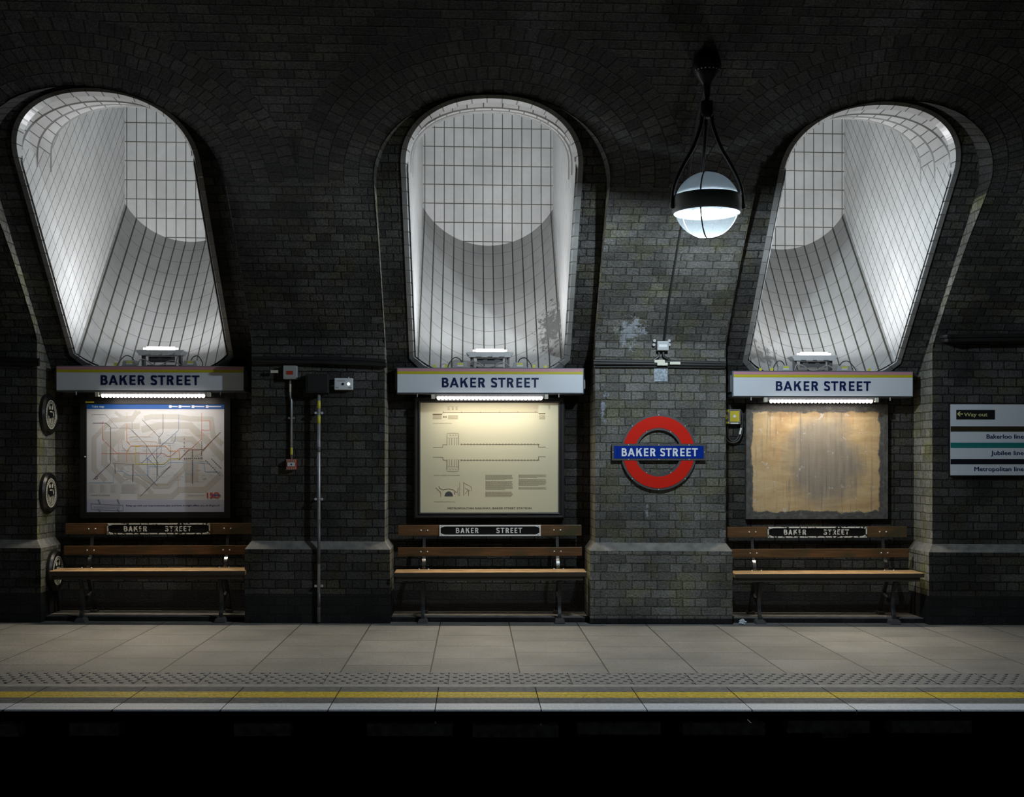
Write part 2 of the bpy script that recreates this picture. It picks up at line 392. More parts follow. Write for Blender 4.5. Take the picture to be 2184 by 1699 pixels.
def arc(cx, cy, rx, ry, a0, a1, w_, n=10):
    out = []
    for i in range(n):
        t0 = math.radians(a0 + (a1 - a0) * i / n); t1 = math.radians(a0 + (a1 - a0) * (i + 1) / n)
        out.append([(cx + (rx - w_) * math.cos(t0), cy + (ry - w_) * math.sin(t0)), (cx + rx * math.cos(t0), cy + ry * math.sin(t0)),
                    (cx + rx * math.cos(t1), cy + ry * math.sin(t1)), (cx + (rx - w_) * math.cos(t1), cy + (ry - w_) * math.sin(t1))])
    return out
def glyph(c, W):   # W = glyph width, height 1
    w_ = W_; g = []
    if c == 'B':
        r1 = .27; r2 = .295
        g += [rect(0, 0, w_, 1), rect(w_, 1 - w_, W - .06 - r1, 1), rect(w_, .46, W - .06 - r1, .46 + w_ * .8), rect(w_, 0, W - r2, w_)]
        g += arc(W - .06 - r1, .73, r1, .27, -90, 90, w_); g += arc(W - r2, .30, r2, .30, -90, 90, w_)
    elif c == 'A':
        g += [[(0, 0), (w_ * 1.1, 0), (W / 2 + w_ * .55, 1), (W / 2 - w_ * .55, 1)], [(W - w_ * 1.1, 0), (W, 0), (W / 2 + w_ * .55, 1), (W / 2 - w_ * .55, 1)], rect(W * .22, .22, W * .78, .22 + w_ * .85)]
    elif c == 'K':
        g += [rect(0, 0, w_, 1), [(w_, .36), (w_, .62), (W - w_ * 1.35, 1), (W - .02, 1)], [(w_ * 1.5, .56), (w_ * 2.5, .72), (W, 0), (W - w_ * 1.4, 0)]]
    elif c == 'E':
        g += [rect(0, 0, w_, 1), rect(w_, 1 - w_ * .9, W, 1), rect(w_, .5 - w_ * .42, W * .93, .5 + w_ * .42), rect(w_, 0, W, w_ * .9)]
    elif c == 'R':
        r1 = .29
        g += [rect(0, 0, w_, 1), rect(w_, 1 - w_, W - .05 - r1, 1), rect(w_, .42, W - .05 - r1, .42 + w_ * .85)]
        g += arc(W - .05 - r1, .71, r1, .29, -90, 90, w_)
        g += [[(W * .38, .46), (W * .38 + w_ * 1.3, .46), (W, 0), (W - w_ * 1.4, 0)]]
    elif c == 'T':
        g += [rect(W / 2 - w_ / 2, 0, W / 2 + w_ / 2, 1), rect(0, 1 - w_ * .9, W, 1)]
    elif c == 'S':
        h = w_ / 2
        P_ = [(W - h * .75, .77), (W * .80, .885), (W * .52, 1 - h), (W * .24, .90), (h, .745), (W * .24, .60), (W * .52, .50), (W * .80, .40), (W - h, .255), (W * .78, .105), (W * .48, h), (W * .20, .11), (h * .55, .215)]
        q = []
        for i in range(len(P_) - 1):
            p0, p1, p2, p3 = P_[max(i-1, 0)], P_[i], P_[i+1], P_[min(i+2, len(P_)-1)]
            for k in range(4):
                t = k / 4
                q.append(tuple(.5 * (2*p1[j] + (p2[j]-p0[j])*t + (2*p0[j]-5*p1[j]+4*p2[j]-p3[j])*t*t + (3*p1[j]-p0[j]-3*p2[j]+p3[j])*t**3) for j in (0, 1)))
        q.append(P_[-1]); L_, R_ = [], []
        for i in range(len(q)):
            dx = q[min(i+1, len(q)-1)][0] - q[max(i-1, 0)][0]; dy = q[min(i+1, len(q)-1)][1] - q[max(i-1, 0)][1]; l = math.hypot(dx, dy)
            L_.append((q[i][0] - dy/l*h, q[i][1] + dx/l*h)); R_.append((q[i][0] + dy/l*h, q[i][1] - dx/l*h))
        for i in range(len(q) - 1): g.append([R_[i], R_[i+1], L_[i+1], L_[i]])
    return g
LAYOUT = [('B', 0, .70), ('A', .80, 1.73), ('K', 1.91, 2.71), ('E', 2.93, 3.52), ('R', 3.75, 4.47), ('S', 5.07, 5.70), ('T', 5.80, 6.57), ('R', 6.72, 7.43), ('E', 7.70, 8.29), ('E', 8.52, 9.11), ('T', 9.25, 10.01)]
LAYOUT2 = [('B', 0, .66), ('A', .84, 1.56), ('K', 1.78, 2.48), ('E', 2.72, 3.22), ('R', 3.46, 4.10), ('S', 7.3, 7.92), ('T', 8.08, 8.76), ('R', 8.98, 9.62), ('E', 9.86, 10.36), ('E', 10.6, 11.1), ('T', 11.28, 11.96)]
def word(mb, x0, x1, z0, h, yf, yb, layout=LAYOUT, m=0):
    tot = layout[-1][2]; k = (x1 - x0) / tot
    for c, a, b in layout:
        for gi, poly in enumerate(glyph(c, (b - a) * k / h)):
            # orientation ccw seen from -Y
            pts = [(x0 + a * k + p[0] * h, z0 + p[1] * h) for p in poly]
            ar = sum(pts[i][0] * pts[(i+1) % len(pts)][1] - pts[(i+1) % len(pts)][0] * pts[i][1] for i in range(len(pts)))
            if ar < 0: pts.reverse()
            mb.prism(pts, yf - (0 if c == 'S' else (gi % 12) * 4e-5), yb, m)

# ------------------------------------------------------------------ structure
PITCH = 3.042; XC0 = 0.148; BW = 0.935
XB = [XC0 + k * PITCH for k in range(-2, 3)]
RY = 0.45                                   # depth of each recess
def plane_z(Y): return 2.63 - 1.11 * Y
def plane_Y(z): return (2.63 - z) / 1.11
ZB = plane_z(RY)
ZSP, ZCR = 3.62, 4.136                      # opening in the vault: spring and crown
def sup(a, n=2.1):                          # unit superellipse, a in 0..pi
    c, s_ = math.cos(a), math.sin(a)
    return (math.copysign(abs(c) ** (2 / n), c), abs(s_) ** (2 / n))
S0 = s_of_z(ZSP); S1 = s_of_z(ZCR)
NA = 56
# ---- walls: piers, reveals, recess backs
wall = MB()
HP = PITCH / 2 - BW
for k in range(-3, 3):                      # pier between bays k and k+1 (right edge of bay k)
    xa = XC0 + k * PITCH + BW; xb = XC0 + (k + 1) * PITCH - BW
    if k == -3: xa = xb - 4.0
    if k == 2: xb = xa + 4.0
    pl = 0.05                               # plinth projection
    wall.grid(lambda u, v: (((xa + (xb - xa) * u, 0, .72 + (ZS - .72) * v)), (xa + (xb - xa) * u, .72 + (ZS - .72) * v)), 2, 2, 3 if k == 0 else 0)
    # plinth
    black = 0.26 if k != 0 else 0.05
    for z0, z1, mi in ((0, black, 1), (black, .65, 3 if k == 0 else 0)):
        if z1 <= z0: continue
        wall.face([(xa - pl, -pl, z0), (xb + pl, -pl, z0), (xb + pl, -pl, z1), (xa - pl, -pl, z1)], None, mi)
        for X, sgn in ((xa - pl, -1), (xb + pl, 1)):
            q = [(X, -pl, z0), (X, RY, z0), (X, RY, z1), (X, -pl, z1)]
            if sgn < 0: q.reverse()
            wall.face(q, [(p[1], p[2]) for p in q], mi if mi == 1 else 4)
    # chamfered stone weathering
    wall.face([(xa - pl, -pl, .65), (xb + pl, -pl, .65), (xb, 0, .72), (xa, 0, .72)], None, 2)
    wall.face([(xa - pl, RY, .65), (xa - pl, -pl, .65), (xa, 0, .72), (xa, RY, .72)], [(0, 0), (1, 0), (1, .1), (0, .1)], 2)
    wall.face([(xb + pl, -pl, .65), (xb + pl, RY, .65), (xb, RY, .72), (xb, 0, .72)], [(0, 0), (1, 0), (1, .1), (0, .1)], 2)
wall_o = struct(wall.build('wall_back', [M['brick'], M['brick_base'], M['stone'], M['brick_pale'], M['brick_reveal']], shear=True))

rec = MB()
for ib, xc in enumerate(XB):
    # reveals (side faces), straight part: same height front and back
    def front(z): return (0.0 if z <= ZS else -t_of_z(z))
    def back(z): return (RY if z <= ZB else plane_Y(z))
    for sg in (-1, 1):
        X = xc + sg * BW
        def fn(u, v, X=X):
            z = .70 + (ZSP - .70) * v; y = front(z) + (back(z) - front(z)) * u
            return (X, y, z), (y, z)
        rec.grid(fn, 2, 48, 4, flip=(sg > 0))
    # arch soffit of the opening
    def fs(u, v, xc=xc):
        a = PI * u; cx, sy = sup(a)
        zf = ZSP + (ZCR - ZSP) * sy; zb = ZSP + (4.262 - ZSP) * sy
        f = Vector((xc + BW * cx, -t_of_z(zf), zf)); bk = Vector((xc + BW * cx, plane_Y(zb), zb))
        p = f.lerp(bk, v); return tuple(p), (a * .85, (v - .5) * .1 + .06)
    rec.grid(fs, NA, 2, 1, flip=True)
    # recess back below the mouth
    def fb(u, v, xc=xc):
        x = xc - BW + 2 * BW * u; z = .24 + (ZB - .24) * v; return (x, RY, z), (x + .11, z)
    rec.grid(fb, 2, 4, 0)
    rec.face([(xc - BW, RY, -.02), (xc + BW, RY, -.02), (xc + BW, RY, .24), (xc - BW, RY, .24)], None, 3)
    # step
rec_o = None
# mouth outline on the inclined plane, o = inset from outer edge
HM = 0.73; SL = 1.13; SAG_R = .773
def sag(x): x = min(abs(x), .669); return -(math.sqrt(SAG_R**2 - x*x) - math.sqrt(SAG_R**2 - .67**2))
def floor_z(x, Y): return 2.39 + (Y - .23) * SL + sag(x)
def mouth(o, n_arch=40, n_bot=16):
    h = HM - o; out = []
    zc = 4.237 - o * .55; zs = 3.78
    for i in range(n_arch + 1):
        cx, sy = sup(PI * i / n_arch, 2.2)
        out.append((h * cx, zs + (zc - zs) * sy))
    for i in range(7): out.append((-h, zs + (2.382 - zs) * (i + 1) / 7 if i < 6 else 2.382 - (.06 - o) * .35))
    for i in range(1, n_bot):
        x = -h + 2 * h * i / n_bot; xs = x * .67 / h
        Y = (.50 - sag(xs)) / (SL + 1.11); out.append((x, plane_z(Y) - (.06 - o) * .8))
    out.append((h, 2.382 - (.06 - o) * .35))
    for i in range(6): out.append((h, 2.382 + (zs - 2.382) * (i + 1) / 7))
    return out
def recess_outline(xn=40):
    out = []
    for i in range(xn + 1):
        cx, sy = sup(PI * i / xn); out.append((BW * cx, ZSP + (4.262 - ZSP) * sy))
    for i in range(7): out.append((-BW, ZSP + (ZB - ZSP) * (i + 1) / 7))
    for i in range(1, 16): out.append((-BW + 2 * BW * i / 16, ZB))
    out.append((BW, ZB))
    for i in range(6): out.append((BW, ZB + (ZSP - ZB) * (i + 1) / 7))
    return out
mo, ro = mouth(0), recess_outline()
assert len(mo) == len(ro)
n = len(mo)
for ib, xc in enumerate(XB):
    for i in range(n):
        j = (i + 1) % n
        q = [(xc + ro[i][0], plane_Y(ro[i][1]), ro[i][1]), (xc + mo[i][0], plane_Y(mo[i][1]), mo[i][1]),
             (xc + mo[j][0], plane_Y(mo[j][1]), mo[j][1]), (xc + ro[j][0], plane_Y(ro[j][1]), ro[j][1])]
        rec.face(q, [(p[0], p[2] * 1.346) for p in q], 0)
    rec.box((xc - BW + .055, .06, -.02), (xc + BW - .055, RY, .04), 3); rec.box((xc - BW + .055, .062, .04), (xc + BW - .055, RY, .045), 2)  # dark riser, pale top: shade on the step front put into colour
rec_o = struct(rec.build('wall_recess', [M['brick'], M['brick_ring'], M['stone'], M['brick_base'], M['brick_reveal']], shear=True))

# ---- tiled light shafts
def shaft(xc, name, spots):
    mb = MB()
    outl = [mouth(0), mouth(.04), mouth(.06)]
    offs = [-.014, -.014, .05]
    acc = [0]
    for i in range(n): acc.append(acc[-1] + math.hypot(mo[(i+1) % n][0] - mo[i][0], (mo[(i+1) % n][1] - mo[i][1]) * 1.346))
    def P(k, i):
        x, z = outl[k][i % n]; return (xc + x, plane_Y(z) + offs[k], z)
    for k in range(2):
        for i in range(n):
            mb.face([P(k, i), P(k+1, i), P(k+1, i+1), P(k, i+1)], [(acc[i], .0), (acc[i], .04), (acc[i+1], .04), (acc[i+1], .0)], 1 if k == 0 else 2)
    for i in range(n):                      # outer lip of the edging
        a = P(0, i); b = P(0, i+1)
        mb.face([a, b, (b[0], b[1] + .02, b[2]), (a[0], a[1] + .02, a[2])], [(acc[i], 0)] * 4, 1)
    # side walls, tiled along the slope
    al = math.atan(SL); ca, sa = math.cos(al), math.sin(al)
    rings = [(-1.44, -1.07, 4.258), (-1.07, -.73, 4.335), (-.73, -.42, 4.412)]
    hi = .67
    def spring(Y):
        for a, b, c in rings:
            if Y < b - 1e-6: return c - .424
        return 6.0
    ys = [-1.036, -.73, -.42, -.2, 0, .223, .6, 1.0, 1.35, 1.7]
    ys = sorted(set(ys))
    for sg in (-1, 1):
        for a, b in zip(ys[:-1], ys[1:]):
            zt = spring((a + b) / 2)
            def low(Y): return plane_z(Y) if Y < .223 else floor_z(.67, Y)
            def fn(u, v, a=a, b=b, zt=zt):
                Y = a + (b - a) * u; z = low(Y) - .01 + (max(zt, low(Y)) - low(Y) + .02) * v
                s_ = Y * ca + z * sa; nn = -Y * sa + z * ca
                return (xc + sg * hi, Y, z), (nn + .03, s_)
            mb.grid(fn, 2, 4, 4, flip=(sg < 0))
    # floor, a sagging channel
    nf_ = 24
    def ff(u, v):
        x = -hi + 2 * hi * u; Y0 = (.50 - sag(x)) / (SL + 1.11)
        Y = Y0 + (1.7 - Y0) * v
        return (xc + x, Y, floor_z(x, Y)), (x + .05, Y * math.hypot(1, SL))
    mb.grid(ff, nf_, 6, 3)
    # back wall and top
    mb.face([(xc - hi, 1.7, 3.4), (xc + hi, 1.7, 3.4), (xc + hi, 1.7, 6.2), (xc - hi, 1.7, 6.2)], [(-hi + .05, 3.4), (hi + .05, 3.4), (hi + .05, 6.2), (-hi + .05, 6.2)], 0)
    mb.face([(xc - hi, -.42, 6.2), (xc + hi, -.42, 6.2), (xc + hi, 1.7, 6.2), (xc - hi, 1.7, 6.2)], [(0, 0), (1.3, 0), (1.3, 2), (0, 2)], 0)
    for sg in (-1, 1): mb.face([(xc + sg * hi, -.42, 5.9), (xc + sg * hi, 1.7, 5.9), (xc + sg * hi, 1.7, 6.2), (xc + sg * hi, -.42, 6.2)], None, 0)
    # stepped arch rings
    for q, (ya, yb, zc) in enumerate(rings):
        def fr(u, v, ya=ya, yb=yb, zc=zc, q=q):
            a = PI * u; cx, sy = sup(a, 2.2); z = zc - .424 + .424 * sy
            y0 = max(ya, plane_Y(z) + (.048 if q == 0 else 0)); y0 = min(y0, yb)
            y = y0 + (yb - y0) * v
            return (xc + hi * cx, y, z), (a * .68 + q * .06, v * .3)
        mb.grid(fr, 48, 2, 2, flip=True)
        if q < 2:
            zn = rings[q + 1][2]
            def rr(u, v, zc=zc, zn=zn, yb=yb):
                a = PI * u; cx, sy = sup(a, 2.2); z = (zc - .424 + .424 * sy) * (1 - v) + (zn - .424 + .424 * sy) * v
                return (xc + hi * cx, yb, z), (a * .68, v * .1)
            mb.grid(rr, 48, 1, 2)
    for q, (ya, yb, zc) in enumerate(rings):
        leg = (0, .10, .14)[q]
        pr = [(hi, zc - .424 - leg * (1 - i / 6)) for i in range(6)] + [(hi * sup(PI * i / 48, 2.2)[0], zc - .424 + .424 * sup(PI * i / 48, 2.2)[1]) for i in range(49)] + [(-hi, zc - .424 - leg * (i + 1) / 6) for i in range(6)]
        pin = [(x * .985, z - .009 * (1 if z > zc - .4 else .3)) for x, z in pr]
        y0, y1 = yb - .009, yb + .003
        for i in range(len(pr) - 1):
            if leg == 0 and (i < 6 or i > 52): continue
            a_, b_, c_, d_ = pr[i], pr[i+1], pin[i], pin[i+1]
            mb.face([(xc + a_[0], y0, a_[1]), (xc + c_[0], y0 + .008, c_[1]), (xc + d_[0], y0 + .008, d_[1]), (xc + b_[0], y0, b_[1])], [(.05, 0)] * 4, 2)
            mb.face([(xc + c_[0], y0 + .008, c_[1]), (xc + c_[0], y1, c_[1]), (xc + d_[0], y1, d_[1]), (xc + d_[0], y0 + .008, d_[1])], [(.05, 0)] * 4, 2)
    def wf(u, v):
        a = PI * u; cx, sy = sup(a, 2.2); z = (rings[2][2] - .424 + .424 * sy) * (1 - v) + 6.2 * v
        return (xc + hi * cx, -.42, z), (hi * cx, z)
    mb.grid(wf, 48, 2, 0)
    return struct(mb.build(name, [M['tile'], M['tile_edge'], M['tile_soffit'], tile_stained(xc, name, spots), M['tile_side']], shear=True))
dirtc = (.13, .13, .125)
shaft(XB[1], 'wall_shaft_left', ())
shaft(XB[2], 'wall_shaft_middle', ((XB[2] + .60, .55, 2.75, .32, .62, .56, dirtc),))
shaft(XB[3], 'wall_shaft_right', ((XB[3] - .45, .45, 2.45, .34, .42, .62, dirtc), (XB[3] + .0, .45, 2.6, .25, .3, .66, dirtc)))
shaft(XB[0], 'wall_shaft_far_left', ()); shaft(XB[4], 'wall_shaft_far_right', ())

# ---- vault
va = MB()
RW = HP
def vpt(X, s): t = t_of_s(s); return (X, -t, vz(t))
STOP = S1 + RW + .5
for ib, xc in enumerate(XB):
    for sg in (-1, 1):                      # pier strips below the springing of the arch
        xa, xb = (xc - PITCH / 2, xc - BW) if sg < 0 else (xc + BW, xc + PITCH / 2)
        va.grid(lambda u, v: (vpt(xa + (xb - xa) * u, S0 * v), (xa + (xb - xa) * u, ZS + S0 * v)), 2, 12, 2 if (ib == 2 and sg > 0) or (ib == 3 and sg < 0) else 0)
    def outline(a, r):
        cx, sy = sup(a)
        X = (BW + min(r, HP)) * cx
        z = ZSP + (ZCR - ZSP) * sy
        s_in = s_of_z(z)
        s_ = S0 + (S1 - S0 + r) * ((s_in - S0) / (S1 - S0))
        return X, s_
    def fr(u, v):
        a = PI * u; X, s_ = outline(a, RW * v)
        return vpt(xc + X, s_), (a * 1.18, RW * v + .001)
    va.grid(fr, NA, 5, 1, flip=False)
    def fo(u, v):
        a = PI * u; X, s_ = outline(a, RW); s2 = s_ + (STOP - s_) * v
        return vpt(xc + X, s2), (xc + X, ZS + s2)
    va.grid(fo, NA, 8, 0, flip=False)
x0, x1 = XB[0] - PITCH / 2, XB[-1] + PITCH / 2
va.grid(lambda u, v: (vpt(x0 + (x1 - x0) * u, STOP + (STOT - STOP) * v), (x0 + (x1 - x0) * u, ZS + STOP + (STOT - STOP) * v)), 4, 60, 0)
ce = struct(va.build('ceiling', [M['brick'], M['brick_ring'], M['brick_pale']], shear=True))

# ---- platform
fl = MB()
XJ = at(917, 1437, 0); rj = ray(917, 1437); kj = EYE / -rj[2]; XJ = rj[0] * kj
XL, XR = -8.5, 8.5
def ff(u, v):
    X = XL + (XR - XL) * u; Y = RY - (RY + 2.5) * v
    return (X, Y, 0), (Y + 2.5 + .29, X - XJ + .607 * 20)
fl.grid(ff, 8, 4, 0, flip=True)
struct(fl.build('floor', [M['paving']], shear=True))
tp = MB()                                   # blistered tactile strip in 0.4 m tiles
TY0, TY1 = -2.5, -2.92
nt_ = int((XR - XL) / .4)
XT = ray(1085, 1440)[0] * (EYE / -ray(1085, 1440)[2])
xs0 = XT - .4 * 21
for i in range(42):
    a = xs0 + i * .4 + .004; b = a + .392
    tp.face([(a, TY0 - .004, .001), (a, TY1, .001), (b, TY1, .001), (b, TY0 - .004, .001)], None, 0)
    for r_ in range(6):
        for c_ in range(5):
            x = a + .04 + c_ * .078 + (.039 if r_ % 2 else 0); y = TY0 - .04 - r_ * .067
            if x + .02 > b + .004: x -= .004
            prev = None
            rows = []
            for rr_, hh in ((.017, 0.001), (.013, .006)):
                rows.append([(x + rr_ * math.cos(2*PI*q/8), y + rr_ * math.sin(2*PI*q/8), hh) for q in range(8)])
            for q in range(8):
                l = (q + 1) % 8
                tp.face([rows[0][q], rows[0][l], rows[1][l], rows[1][q]], None, 0)
            tp.face(rows[1], None, 0)
tp.face([(XL, TY0, -.006), (XL, TY1 - .08, -.006), (XR, TY1 - .08, -.006), (XR, TY0, -.006)], None, 0)
tp.face([(XL, TY1, .0005), (XL, TY1 - .075, .0005), (XR, TY1 - .075, .0005), (XR, TY1, .0005)], None, 1)
struct(tp.build('trim_1', [M['tactile'], M['nose']], shear=True))
no = MB()                                   # ribbed nosing stones
XN = ray(930, 1500)[0] * (EYE / -ray(930, 1500)[2])
prof = [(-3.0, 0)]
y = -3.015
while y > -3.50:
    prof += [(y, 0), (y - .004, -.006), (y - .011, -.006), (y - .015, 0)]
    y -= .0262
prof += [(-3.515, .0), (-3.69, .0), (-3.70, -.008), (-3.70, -.055), (-3.60, -.06)]
for i in range(-14, 15):
    a = XN + i * .612 + .0025; b = XN + (i + 1) * .612 - .0025
    for (ya, za), (yb, zb) in zip(prof[:-1], prof[1:]):
        ym = (ya + yb) / 2
        mi = 1 if -3.345 < ym < -3.165 else (2 if -3.7 < ym < -3.51 else (3 if ym <= -3.7 + 1e-6 else 0))
        no.face([(a, ya, za), (a, yb, zb), (b, yb, zb), (b, ya, za)], None, mi)
    for X in (a, b): no.face([(X, -3.0, 0), (X, -3.0, -.06), (X, -3.7, -.055), (X, -3.7, 0)], None, 3)
struct(no.build('trim_2', [M['nose'], M['yellow'], M['white_edge'], M['pit']], shear=True))
pw = MB()
pw.face([(XL, -3.55, -1.3), (XR, -3.55, -1.3), (XR, -3.55, -.055), (XL, -3.55, -.055)], None, 0)
for (a, b, py) in ((-140, 40, 1543), (150, 255, 1541), (500, 620, 1542), (783, 965, 1542), (1008, 1191, 1545), (1232, 1408, 1539), (1456, 1630, 1540), (1678, 1853, 1536), (1900, 2070, 1536)):
    pa, pb = at(a, py, -3.66), at(b, py, -3.66)
    z = pa.z + GRAD * pa.x
    pw.box((pa.x, -3.675, z - .07), (pb.x, -3.55, z), 1)
struct(pw.build('wall_platform', [M['pit'], plain('corbel_brick', (.5, .49, .47), .8, noise=.5, nscale=20, bump=.006)], shear=True))
tb = MB()
tb.face([(XL, -11, -1.25), (XR, -11, -1.25), (XR, -3.5, -1.25), (XL, -3.5, -1.25)], None, 0)
struct(tb.build('ground', [plain('dark_ballast', (.03, .03, .03), .9, noise=.5, nscale=30, bump=.03)], shear=True))

# ------------------------------------------------------------------ name sign with strip light
SY = 0.17
def name_sign(px0, px1, pyt, pyb, bx0, bx1, label, tag_):
    a, b = at(px0, pyt, SY), at(px1, pyb, SY)
    root = thing('station_name_sign', label, 'sign', (round((a.x + b.x) / 2, 4), SY, b.z), 'illuminated station name signs over the benches')
    O = root.location
    def L(x, y, z): return (x - O.x, y - O.y, z - O.z)
    W = (b.x - a.x) / 2; H = a.z - b.z
    m = MB(); m.box((-W, .008, 0), (W, .26, H)); c = m.build('case', M['signframe'], root, bevel=.006)
    m = MB(); m.box((-W + .011, 0, .011), (W - .011, .0078, H - .009)); m.build('face_panel', M['signw'], root)
    m = MB(); m.box((-W + .011, -.002, H - .036), (W - .011, 0, H - .009)); m.build('pink_stripe', M['pink'], root)
    m = MB(); m.box((-W + .011, -.002, H - .060), (W - .011, 0, H - .0362)); m.build('yellow_stripe', M['ystripe'], root)
    m = MB(); cx = .0
    word(m, -.4365, .4365, .058, .087, -.003, 0); m.build('lettering', M['navy'], root)
    for sx in (-1, 1):
        m = MB(); m.box((sx * W, .03, .05), (sx * (W + .012), .2, H - .04)); m.build('end_hinge', M['dsteel'], root)
    # strip light below
    la, lb = at(bx0, 845, SY + .02), at(bx1, 845, SY + .02)
    xa, xb = la.x - O.x, lb.x - O.x
    m = MB(); m.box((xa - .02, 0, -.035), (xb + .02, .05, 0)); m.box((xa - .05, .01, -.012), (xb + .05, .09, 0)); lt = m.build('light_batten', M['dsteel'], root)
    m = MB(); nb = 28
    for i in range(nb):
        x = xa + (xb - xa) * (i + .5) / nb
        r = (xb - xa) / nb / 2
        prof = [(0.0001, -.020), (.5 * r + .002, -.019), (r, -.006), (r, .012)]
        m.lathe([(p[0], -p[1] * 1.0) for p in prof][::-1], (x, -.004, -.040), 8)
    led = MB()
    for i in range(nb):
        x = xa + (xb - xa) * (i + .5) / nb; r = (xb - xa) / nb / 2 * .98
        led.lathe([(.0001, -.019), (r * .6, -.016), (r * .93, -.009), (r, 0), (r, .01)], (x, 0.004, -.036), 10)
    led.build('led_row', M['led'], lt, smooth=True)
    for x in (xa - .035, xb + .035):
        m = MB(); m.box((x - .015, -.012, -.045), (x + .015, .03, -.005)); m.build('end_cap', M['cream'], lt)
    lamp('strip_light', 'AREA', ((la.x + lb.x) / 2, SY + .0, O.z - .060), P_BAR, (1.0, .90, .76), (0, 0, 0), shape='RECTANGLE', size=xb - xa, size_y=.03)
    lamp('strip_pool_fill', 'AREA', ((la.x + lb.x) / 2, SY - .02, O.z - .060), P_POOL, (1.0, .86, .66), (math.radians(-34), 0, 0), shape='RECTANGLE', size=xb - xa, size_y=.03, spread=math.radians(105))  # extra light added to make the pool on the paving
    for x in (-.66, .62):
        m = MB(); m.box((x - .003, .01, -.03), (x + .003, .02, 0)); m.build('hanger_pin', M['lgrey'], root)
    # brackets to the recess wall
    for x in (-W * .7, W * .7): m = MB(); m.box((x - .02, .26, .03), (x + .02, RY - SY, .07)); m.build('wall_bracket', M['dsteel'], root)
    return root, O, W, H
SG = [name_sign(118, 522, 779, 835, 217, 438, 'white station name sign above the tube map poster, lettering partly washed out by glare', 'l'),
      name_sign(845, 1246, 783, 840, 932, 1157, 'white station name sign above the framed railway plan, yellow cable tags along its top', 'm'),
      name_sign(1562, 1949, 790, 847, 1640, 1860, 'white station name sign above the bare stained plywood board', 'r')]

